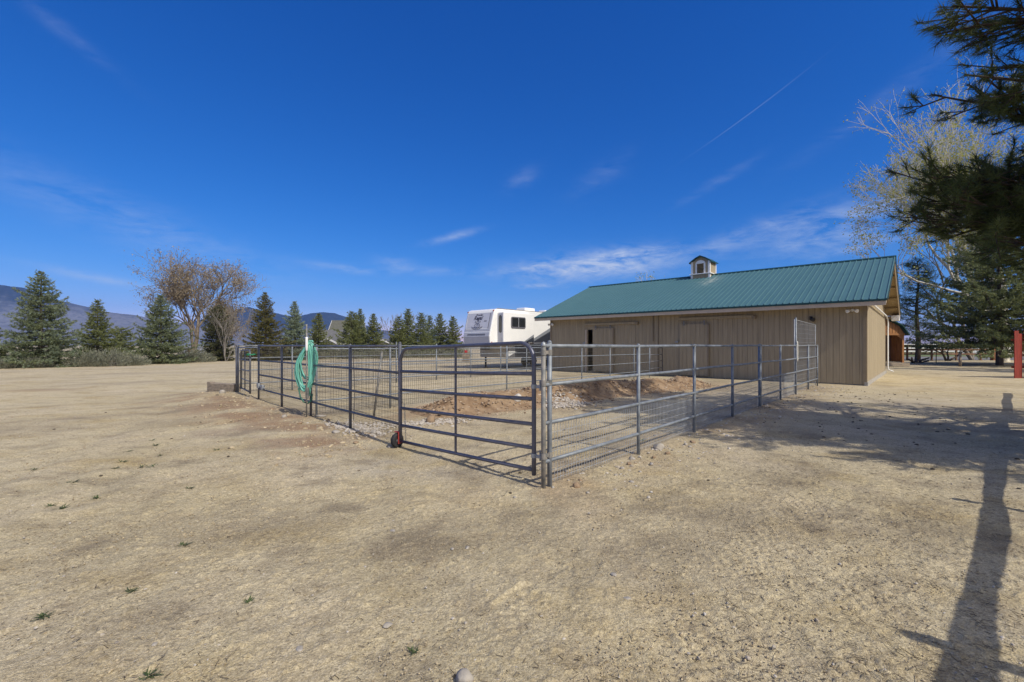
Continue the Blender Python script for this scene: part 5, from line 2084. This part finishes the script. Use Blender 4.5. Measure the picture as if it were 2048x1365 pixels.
broadleaf('broadleaf_tree', 'budding treetop showing above the green barn roof', 'broadleaf trees around the yard', (1310 - 1024) / 910 * 46, 46,
          [((-.10, 0, 1), 2.5, .14), ((.16, 0, 1), 2.5, .13)], 5, bark_pale, bud, 630, leaf=(.07, 3, .14, .7), minr=.012, spread=.40, up=.22, ratio=.75, kids=(2, 3))
broadleaf('fruit_tree', 'small forked fruit tree in front of the brown rail fence', 'broadleaf trees around the yard', 42.3, 44.2,
          [((-.5, 0, 1), 1.0, .12), ((.75, 0, .8), 1.1, .11), ((.1, 0, 1), .9, .1)], 4, bark, bud, 640, leaf=(.05, 2, .1, .35), minr=.010, spread=.6, up=.08, ratio=.74, kids=(2, 3))


# ---- sagebrush and low shrubs along the yard edge
def shrub(x, y, rx, h, seed, label, m, group, n=1500, name='sage_shrub', up=.9):
    rs = np.random.RandomState(seed)
    g = gz1(x, y)
    root = thing(name, label, 'shrub', (x, y, g), group)
    th = rs.uniform(0, 2 * np.pi, 26)
    el = rs.uniform(.3, 1.35, 26)
    d = np.column_stack([np.cos(th) * np.cos(el) * rx, np.sin(th) * np.cos(el) * rx * .8, np.sin(el) * h])
    b = np.tile(np.array([x, y, g]), (26, 1)) + rs.normal(0, .05, (26, 3)) * np.array([rx, rx, 0])
    build_segs('stem', b, b + d * .8, .018, .006, bark_grey, root, 4)
    th = rs.uniform(0, 2 * np.pi, n)
    el = np.arcsin(rs.uniform(0.02, 1, n))
    rad = rs.uniform(.45, 1.02, n) * (1 + .22 * np.sin(th * 3 + seed) * np.cos(el) + .15 * np.sin(th * 7 + seed * 2))
    P = np.column_stack([x + np.cos(th) * np.cos(el) * rx * rad, y + np.sin(th) * np.cos(el) * rx * .8 * rad, g + np.abs(np.sin(el)) * h * rad])
    D = unit(np.column_stack([np.cos(th) * np.cos(el), np.sin(th) * np.cos(el), np.full(n, up)]) + rs.normal(0, .35, (n, 3)))
    sd = unit(np.cross(D, rs.normal(0, 1, (n, 3))))
    L = rs.uniform(.10, .24, n)[:, None]
    w = .013 * (1 + y / 60)
    tri = np.stack([P - sd * w, P + sd * w, P + D * L], 1)
    build_tris('foliage', tri, m, root, np.clip(rs.normal(.35, .25, n), 0, 1))
    return root


SG = 'sagebrush along the edge of the yard'
big = [(180, 31.8, 33, 1.05, 'wide grey green sage bush at the yard edge between two spruces'), (222, 32.4, 38, 1.15, 'tall feathery sage bush in front of the narrow spruce'),
       (262, 33.5, 30, .75, 'low sage bush at the foot of the broad spruce'), (72, 30.2, 26, .6, 'dry yellowish bush at the foot of the tallest spruce'),
       (380, 39.5, 30, 1.15, 'grey sage bush right of the broad spruce'), (408, 41.0, 20, .7, 'small sage bush beside the olive juniper'), (-10, 29.0, 30, .6, 'low bush at the left edge of the picture')]
for i, (u, yd, hw, h_, lab) in enumerate(big):
    shrub((u - 1024) / 910 * yd, yd, hw / 910 * yd, h_, 700 + i, lab, sage_m, SG, n=3200)
rs = np.random.RandomState(4)
for i, u in enumerate(list(range(495, 930, 24))):
    yd = 47 + (u - 480) / 440 * 9 + rs.uniform(-1.5, 1.5)
    shrub((u - 1024) / 910 * yd, yd, rs.uniform(.9, 1.5), rs.uniform(.75, 1.25), 720 + i, 'grey green sage bush in the low row beyond the pens', sage_m, SG, n=1100)
for i, u in enumerate(list(range(-30, 620, 45))):
    yd = 66 + rs.uniform(-3, 3)
    shrub((u - 1024) / 910 * yd, yd, rs.uniform(1.6, 2.4), rs.uniform(1.2, 1.9), 760 + i, 'dull brown green bush far behind the spruces', sage_m, 'far bushes behind the spruces', n=900, name='far_bush')
for i, (u, yd, w_, h_) in enumerate([(1822, 82, 3.2, 2.5), (1850, 84, 2.6, 2.2), (1880, 86, 3, 2.6), (1915, 88, 3.4, 2.3), (1950, 85, 3, 2.6), (1990, 86, 3.5, 2.8), (2030, 84, 3.5, 2.7), (2075, 84, 3.5, 2.9)]):
    shrub((u - 1024) / 910 * yd, yd, w_, h_, 780 + i, 'green hedge bush beyond the white fence across the road', hedge_m, 'hedge bushes across the road', n=2200, name='hedge_bush')

# ---- the big long-needled pine whose trunk is just outside the frame on the right
PT = np.array([10.6, 5.9])


def near_pine():
    rs = np.random.RandomState(9)
    x, y = PT
    g = gz1(x, y)
    root = thing('pine_tree', 'big long needled pine reaching into the picture from the right', 'tree', (x, y, g), 'evergreens beside the barn')
    h = 13.5
    zs = np.linspace(0, h, 10)
    c = np.column_stack([x + .12 * np.sin(zs * .5), y + .1 * np.cos(zs * .4), g - .1 + zs])
    tr_ = .27 * (1 - zs / h * .9)
    A, B, ra, rb_ = [c[:-1]], [c[1:]], [tr_[:-1]], [tr_[1:]]
    clus, cdir = [], []

    def branch(z0, tip, dens=1.0):
        st = np.array([x, y, g + z0])
        tip = np.array(tip, float)
        L = np.linalg.norm(tip - st)
        n = 8
        t = np.linspace(0, 1, n + 1)
        pts = st[None] + (tip - st)[None] * t[:, None]
        pts[:, 2] += -.10 * L * np.sin(np.pi * t) * rs.uniform(.2, 1.2)
        pts[1:-1] += rs.normal(0, .035 * L / 4, (n - 1, 3))
        r = np.linspace(.055 * L / 4, .010, n + 1)
        A.append(pts[:-1]); B.append(pts[1:]); ra.append(r[:-1]); rb_.append(r[1:])
        d0 = unit(tip - st)
        clus.append(pts[-1]); cdir.append(d0 + np.array([0, 0, .3]))
        ns = int(20 * dens)
        for k in range(ns):
            q = rs.uniform(.28, .98)
            i = min(n - 1, int(q * n))
            p = pts[i] + (pts[i + 1] - pts[i]) * (q * n - i)
            side = unit(np.cross(d0, [0, 0, 1])) * rs.choice([-1, 1])
            dd = unit(d0 * rs.uniform(.5, 1.0) + side * rs.uniform(.3, 1.0) + np.array([0, 0, rs.uniform(-.25, .55)]))
            ll = L * rs.uniform(.12, .30) * (1.15 - .5 * q)
            m_ = p + dd * ll * .5 + np.array([0, 0, rs.normal(0, .04)])
            e = p + dd * ll + np.array([0, 0, .05 * ll])
            A.append(np.array([p, m_])); B.append(np.array([m_, e])); ra.append(np.array([.014, .010])); rb_.append(np.array([.010, .006]))
            clus.append(e); cdir.append(dd + np.array([0, 0, .35]))
            for j in range(rs.randint(2, 4)):
                d3 = unit(dd + rs.normal(0, .6, 3) + np.array([0, 0, .15]))
                e3 = m_ + d3 * rs.uniform(.18, .40)
                A.append(np.array([m_])); B.append(np.array([e3])); ra.append(np.array([.008])); rb_.append(np.array([.005]))
                clus.append(e3); cdir.append(d3 + np.array([0, 0, .3]))

    def at(u, v, yd):
        return ((u - 1024) / 910 * yd, yd, H + (691 - v) / 910 * yd)
    for (u, v, yd, z0, dn) in [(1868, 70, 6.6, 6.6, 1.2), (1862, 190, 7.1, 5.7, 1.3), (1905, 12, 6.3, 7.0, 1.2), (1985, 60, 6.9, 6.6, 1.2), (1975, 190, 7.4, 5.4, 1.2),
                               (2020, 130, 6.4, 6.0, 1.0), (1930, 150, 6.1, 5.9, 1.0), (2010, 235, 6.6, 5.0, .9),
                               (1848, 372, 7.0, 4.0, 1.5), (1842, 405, 7.3, 3.7, 1.4), (1868, 352, 6.7, 4.1, 1.4), (1885, 440, 6.8, 3.6, 1.3), (1925, 372, 7.4, 4.1, 1.3), (1940, 455, 7.0, 3.5, 1.3), (2000, 470, 7.2, 3.4, 1.3), (1905, 395, 6.5, 3.9, 1.1), (1960, 420, 7.6, 3.9, 1.2), (1990, 360, 6.8, 4.3, 1.1), (1900, 455, 7.2, 3.5, 1.1), (2035, 330, 7.2, 4.6, 1.0),
                               (2030, 450, 6.6, 3.5, 1.2), (1965, 478, 6.3, 3.3, 1.0), (2040, 400, 7.6, 3.8, 1.1)]:
        branch(z0, at(u, v, yd), dn)
    # the rest of the crown, out of the picture to the right, behind and above
    k = 0
    while k < 120:
        z0 = 3.0 + 9.5 * rs.uniform(0, 1) ** 1.6
        th = rs.uniform(0, 2 * np.pi)
        L = 4.4 * (1 - (z0 / 14.5) ** 1.6) * rs.uniform(.6, 1.0) + .4
        tip = np.array([x + np.cos(th) * L, y + np.sin(th) * L, g + z0 + rs.uniform(-.3, .5)])
        if tip[1] > .4:
            u = 1024 + 910 * tip[0] / tip[1]
            v = 691 - 910 * (tip[2] - H) / tip[1]
            if u < 2130 and v > -130:
                k += .34
                continue
        branch(z0, tip, .9)
        k += 1
    # heavy low boughs on the near side, out of the picture, that shade the drive
    for k in range(46):
        th = R(rs.uniform(172, 300))
        z0 = rs.uniform(2.7, 6.0)
        L = rs.uniform(3.2, 5.0)
        branch(z0, (x + math.cos(th) * L, y + math.sin(th) * L, g + z0 + rs.uniform(-.4, .3)), 1.2) if (x + math.cos(th) * L) > 1.25 * max(.1, (y + math.sin(th) * L)) else None
    build_segs('trunk', np.concatenate(A), np.concatenate(B), np.concatenate(ra), np.concatenate(rb_), pinebark, root, 6)
    T, D = np.array(clus), unit(np.array(cdir))
    N, nn = len(T), 50
    tri = np.empty((N, nn, 3, 3))
    for k in range(nn):
        back = rs.uniform(0, .15, (N, 1))
        jd = unit(D * rs.uniform(.2, 1.0, (N, 1)) + rs.normal(0, .55, (N, 3)))
        sd = unit(np.cross(jd, rs.normal(0, 1, (N, 3))))
        b = T - D * back
        tri[:, k, 0] = b - sd * .0040
        tri[:, k, 1] = b + sd * .0040
        tri[:, k, 2] = b + jd * rs.uniform(.11, .19, N)[:, None]
    build_tris('crown', tri.reshape(-1, 3, 3), pine_g, root, np.repeat(np.clip(rs.normal(.25, .25, N), 0, 1), nn))


near_pine()

# trees standing out of the frame to the right: their shadows bar the track behind the barn
conifer(33.5, 20.5, 15.0, 2.3, 483, 'spruce outside the right edge whose shadow bars the track', spruce_g, group='evergreens beside the barn', lod=1.5, tip=.8, bare=.2)
conifer(36.5, 21.5, 16.0, 2.2, 484, 'second spruce outside the right edge behind the red fence', spruce_g, group='evergreens beside the barn', lod=1.5, tip=.8, bare=.1)

# ================================================================== FENCES AND SMALL BUILDINGS FURTHER OFF
# log-rail fence just outside the frame on the right; its shadow crosses the yard
sh = np.array([math.sin(sa), -math.cos(sa)])      # from a shadow back towards the sun (plan)
HB = 1.22
la, lb = np.array([1.5, 1.52]) + sh * HB, np.array([15.75, 14.45]) + sh * HB
ldir = unit(lb - la)
lf_ = thing('log_rail_fence', 'log rail fence outside the right edge casting a long shadow', 'fence', tuple(p3(la, 0)))
lpts, lrs = [], []
rs = np.random.RandomState(3)
LL = float(np.linalg.norm(lb - la))
for s in np.linspace(-2.0, LL, 34):
    lpts.append(p3(la + ldir * s, HB + .02 * math.sin(s * 1.3)))
    lrs.append(.066 + .009 * math.sin(s * 2.1 + 1) + rs.uniform(-.006, .006))
MB().tube(lpts, lrs, 12).build('rail', woodgrey, lf_, smooth=True)
for s in (-1.5, 1.0, 4.15, 7.4, 10.6, 13.9, LL - .12):
    q = la + ldir * s
    MB().tube([p3(q, -.1), p3(q, HB + .24)], .045, 8).build('post', woodgrey, lf_, smooth=True)

# red picket fence
pf = thing('picket_fence', 'dark red board fence at the right edge', 'fence', (23.0, 20.8, 0))
rs = np.random.RandomState(2)
for k in range(14):
    xx = 23.0 + k * .225
    hh = 2.2 + rs.uniform(-.05, .03) - (.10 if k % 2 else 0)
    MB().box((xx, 20.75 + (.06 if k % 2 else 0), hh / 2 - .02), (.20, .03, hh)).build('picket', redwood, pf)
rl = MB()
for z in (.5, 1.75):
    rl.box((24.46, 20.86, z), (3.1, .06, .09))
rl.build('rail', redwood, pf)

# brown three-rail fence by the road
bf = thing('rail_fence', 'brown three rail wooden fence in front of the road', 'fence', (38, 45.2, 0))
fx0, fx1, fy_ = 34.5, 48.2, 45.4
for z in (.62, 1.05, 1.47):
    MB().box(((fx0 + fx1) / 2, fy_, z + .01), (fx1 - fx0, .05, .15)).build('rail', railwood, bf)
for xx in np.arange(fx0 + .1, fx1 + .1, 2.45):
    MB().box((xx, fy_ + .09, .78), (.14, .12, 1.6)).build('post', railwood, bf)
MB().box((48.0, fy_ - .02, .9), (.34, .34, 1.95)).build('gate_post', mat('red_brown_post', (.22, .09, .045), rough=.85, var=.3, vscale=3), bf)
# white fence across the road
wfn = thing('vinyl_fence', 'white rail fence across the road', 'fence', (64, 74, 0))
for z in (.55, 1.05, 1.62):
    MB().box((66, 74, z), (50, .05, .17 if z < 1.5 else .24)).build('rail', white_m, wfn)
for xx in np.arange(42, 90, 2.4):
    MB().box((xx, 74.06, .85), (.16, .10, 1.75)).build('post', white_m, wfn)
wg = thing('picket_gate', 'white close barred gate in the fence across the road', 'gate', (72.5, 72.8, 0))
for k in range(20):
    MB().box((71.6 + k * .17, 72.8, .85), (.06, .05, 1.7)).build('picket', white_m, wg)
MB().box((73.2, 72.86, 1.5), (3.5, .05, .10)).build('rail', white_m, wg)
# stake, cut stump
o = MB().tube([(31.9, 32.4, -.1), (31.9, 32.4, .93)], .085, 10).build_top('wooden_stake', woodgrey, (31.9, 32.4, 0), smooth=True)
tag(o, 'short weathered wooden post standing alone on the track', 'post')
tyr = MB()
for k in range(9):
    a = k * .7
    tyr.tube([(32.2 + .5 * math.cos(a) * .2, 36 + .1 * k, .12), (32.2 + .75 * math.cos(a), 36 + .4 * math.sin(a), .28 + .12 * (k % 3))], .06, 6)
o = tyr.build_top('root_wad', bark, (32.2, 36, 0), smooth=True)
tag(o, 'dark uprooted stump lying behind the short wooden post', 'stump')
o = MB().tube([(35.6, 38.2, 0), (35.62, 38.2, 2.1)], .03, 8).build_top('steel_stake', black_m, (35.6, 38.2, 0), smooth=True)
tag(o, 'thin black pole standing in front of the rail fence', 'pole')

# playhouse behind the barn
ph = thing('playhouse', 'orange brown wooden playhouse with a green gambrel roof behind the barn', 'playhouse', (26.75, 32.8, 0))
cx_, fy0 = 26.72, 32.6
hwid, dep = 1.42, 2.6
wb = MB()
ez, rz_ = 2.32, 3.42
poly = [(cx_ - hwid + .1, 32.9, .3), (cx_ + hwid - .1, 32.9, .3)]
wl = MB()
for sx in (-1, 1):
    wl.box((cx_ + sx * (hwid - .14), fy0 + dep / 2 + .08, 1.3), (.07, dep - .2, 2.0))
wl.box((cx_, fy0 + dep, 1.3), (2 * hwid - .3, .07, 2.0))
wl.build('wall', woodwarm, ph)
MB().box((cx_, fy0 + 1.0, 1.3), (2 * hwid - .4, .06, 2.0)).build('inner_wall', mat('dark_stained_wood', (.12, .055, .025), rough=.7, var=.4, vscale=3, stretch=(8, 8, .7)), ph)
gbp = [(-hwid, ez), (hwid, ez), (hwid * .72, ez + .55), (0, rz_), (-hwid * .72, ez + .55)]
MB().prism([(cx_ + a, fy0 + .02, b) for a, b in gbp], (0, .06, 0)).build('gable', woodwarm, ph)
gv = MB()
for a in np.arange(-1.2, 1.3, .22):
    top = np.interp(abs(a), [0, hwid * .72, hwid], [rz_, ez + .55, ez])
    gv.box((cx_ + a, fy0 + .012, (ez + top) / 2), (.012, .012, top - ez - .02))
gv.build('board_joint', MATS['dark_stained_wood'], ph)
for sx in (-1, 1):
    MB().box((cx_ + sx * (hwid - .1), fy0 + .08, 1.25), (.13, .13, 2.1)).build('post', woodwarm, ph)
    MB().prism([(cx_ + sx * (hwid - .17), fy0 + .06, 1.95), (cx_ + sx * (hwid - .17), fy0 + .06, 2.22), (cx_ + sx * (hwid - .55), fy0 + .06, 2.22)], (0, .06, 0)).build('brace', woodwarm, ph)
MB().box((cx_, fy0 + .08, ez - .03), (2 * hwid, .16, .13)).build('beam', woodwarm, ph)
MB().box((cx_, fy0 + dep / 2 - .1, .14), (2 * hwid + .1, dep + .5, .24)).build('platform', woodgrey, ph)
rp = [(-hwid - .14, ez - .12), (-hwid * .74, ez + .58), (0, rz_ + .03), (hwid * .74, ez + .58), (hwid + .14, ez - .12)]
rpo = [(a * 1.03, b + .06) for a, b in rp]
MB().prism([(cx_ + a, fy0 - .25, b) for a, b in rpo + rp[::-1]], (0, dep + .5, 0)).build('roof', roof_dark, ph)

# houses far behind the spruce row
roof_grey = mat('grey_shingles', (.12, .12, .125), rough=.9, var=.15, vscale=4)
roof_olive = mat('olive_shingles', (.105, .105, .085), rough=.9, var=.15, vscale=4)
wall_house = mat('house_stucco', (.45, .41, .36), rough=.9, var=.08)


def house(label, cx, cy, w, d, eave, ridge, rot, rm, seed):
    h_ = thing('house', label, 'house', (cx, cy, 0), 'houses behind the spruces')
    c, s = math.cos(rot), math.sin(rot)
    ax, ay = np.array([c, s, 0]), np.array([-s, c, 0])
    o = np.array([cx, cy, 0.])
    MB().box(o + Z * eave / 2, (w, d, eave), ax, ay).build('wall', wall_house, h_)
    r_ = MB()
    r_.prism([o - ax * (w / 2 + .5) - ay * (d / 2 + .6) + Z * (eave - .1), o - ax * (w / 2 + .5) + ay * (d / 2 + .6) + Z * (eave - .1), o - ax * (w / 2 + .5) + Z * ridge], ax * (w + 1))
    ro = r_.build('roof', rm, h_)
    f_ = MB()
    for sy in (-1, 1):
        f_.box(o + ay * sy * (d / 2 + .62) + Z * (eave - .14), (w + 1, .06, .22), ax, ay)
    for sx in (-1, 1):
        for sy in (-1, 1):
            a = o + ax * sx * (w / 2 + .52) + ay * sy * (d / 2 + .6) + Z * (eave - .12)
            b = o + ax * sx * (w / 2 + .52) + Z * (ridge - .03)
            f_.prism([a, b, b - Z * .26, a - Z * .26], ax * sx * .05)
    f_.build('fascia', white_m, h_)
    for k in (-1, 1):
        wn_ = MB().box(o - ay * (d / 2 + .02) + ax * k * w * .25 + Z * eave * .55, (1.4, .05, 1.2), ax, ay).build('window', white_m, h_)
        MB().box(o - ay * (d / 2 + .05) + ax * k * w * .25 + Z * eave * .55, (1.2, .02, 1.0), ax, ay).build('pane', t_glass, wn_)
    return h_


yd = 78
hx = (678 - 1024) / 910 * yd
house('large house with a tall dark grey roof seen between the spruces', hx - .6, yd + 6, 4.6, 8, 2.9, 6.1, .15, roof_olive, 1)
house('lower grey roofed wing with white eaves in front of the large house', hx - .3, yd - 2, 4.6, 5, 2.0, 4.1, .15, roof_grey, 2)
house('small gabled garage with a white verge in front of the grey wing', (679 - 1024) / 910 * 72, 72, 4.5, 3.6, 1.85, 2.75, math.pi / 2 - .35, roof_grey, 3)
house('tiny white edged gable peeping out between two spruces', (771 - 1024) / 910 * 76, 76, 5, 3.2, 1.9, 2.6, math.pi / 2, roof_grey, 4)
# small white and orange shed behind the rust-leaved tree
sd_ = thing('field_shed', 'low white field shed with an orange brown panel behind the rust leaved tree', 'shed', ((390 - 1024) / 910 * 58, 58, 0))
sx_ = (390 - 1024) / 910 * 58
MB().box((sx_, 58, .75), (1.9, 1.4, 1.1)).build('wall', white_m, sd_)
MB().box((sx_ + .15, 57.27, .85), (1.2, .05, .35)).build('panel', mat('orange_brown_panel', (.38, .18, .06), rough=.8, var=.3), sd_)
MB().box((sx_, 58, 1.42), (2.3, 1.8, .16)).build('roof', mat('pale_blue_sheet', (.55, .66, .74), rough=.5, var=.1), sd_)
sr = MB().box(((362 - 1024) / 910 * 58, 58.3, 1.15), (1.3, .5, .28)).build_top('rusty_panel', rustbar, ((362 - 1024) / 910 * 58, 58.3, 0), bevel=.02)
tag(sr, 'rusty brown metal bin left of the low white field shed', 'bin')
# bright red can by the trailer
rc_ = thing('fuel_can', 'small bright red can under the nose of the trailer', 'can', (-4.05, 40.0, 0))
MB().box((-4.05, 40, .95), (.26, .18, .22)).build('body', mat('bright_red_plastic', (.42, .02, .025), rough=.4, var=.1), rc_, bevel=.04)
MB().tube([(-4.05, 40, 1.05), (-3.98, 40, 1.11), (-3.88, 40, 1.11)], .02, 8).build('spout', black_m, rc_, smooth=True)
o = MB().box((-4.05, 40, .42), (.6, .5, .84)).build_top('crate', woodgrey, (-4.05, 40, 0), bevel=.02)
tag(o, 'grey crate carrying the red can beyond the back fence', 'crate')

# ------------------------------------------------------------------ haze
hm = bpy.data.materials.new('haze')
hm.use_nodes = True
hnt = hm.node_tree
for n in list(hnt.nodes):
    if n.type != 'OUTPUT_MATERIAL':
        hnt.nodes.remove(n)
pv = hnt.nodes.new('ShaderNodeVolumePrincipled')
pv.inputs['Color'].default_value = (.18, .38, 1.0, 1)
pv.inputs['Density'].default_value = .00013
hnt.links.new(pv.outputs[0], hnt.nodes['Material Output'].inputs['Volume'])
hz = MB().box((0, 2080, 190), (8040, 4480, 386)).build_top('haze', hm, (0, 2080, 0))
tag(hz, 'thin blue air haze', 'haze', kind='stuff')
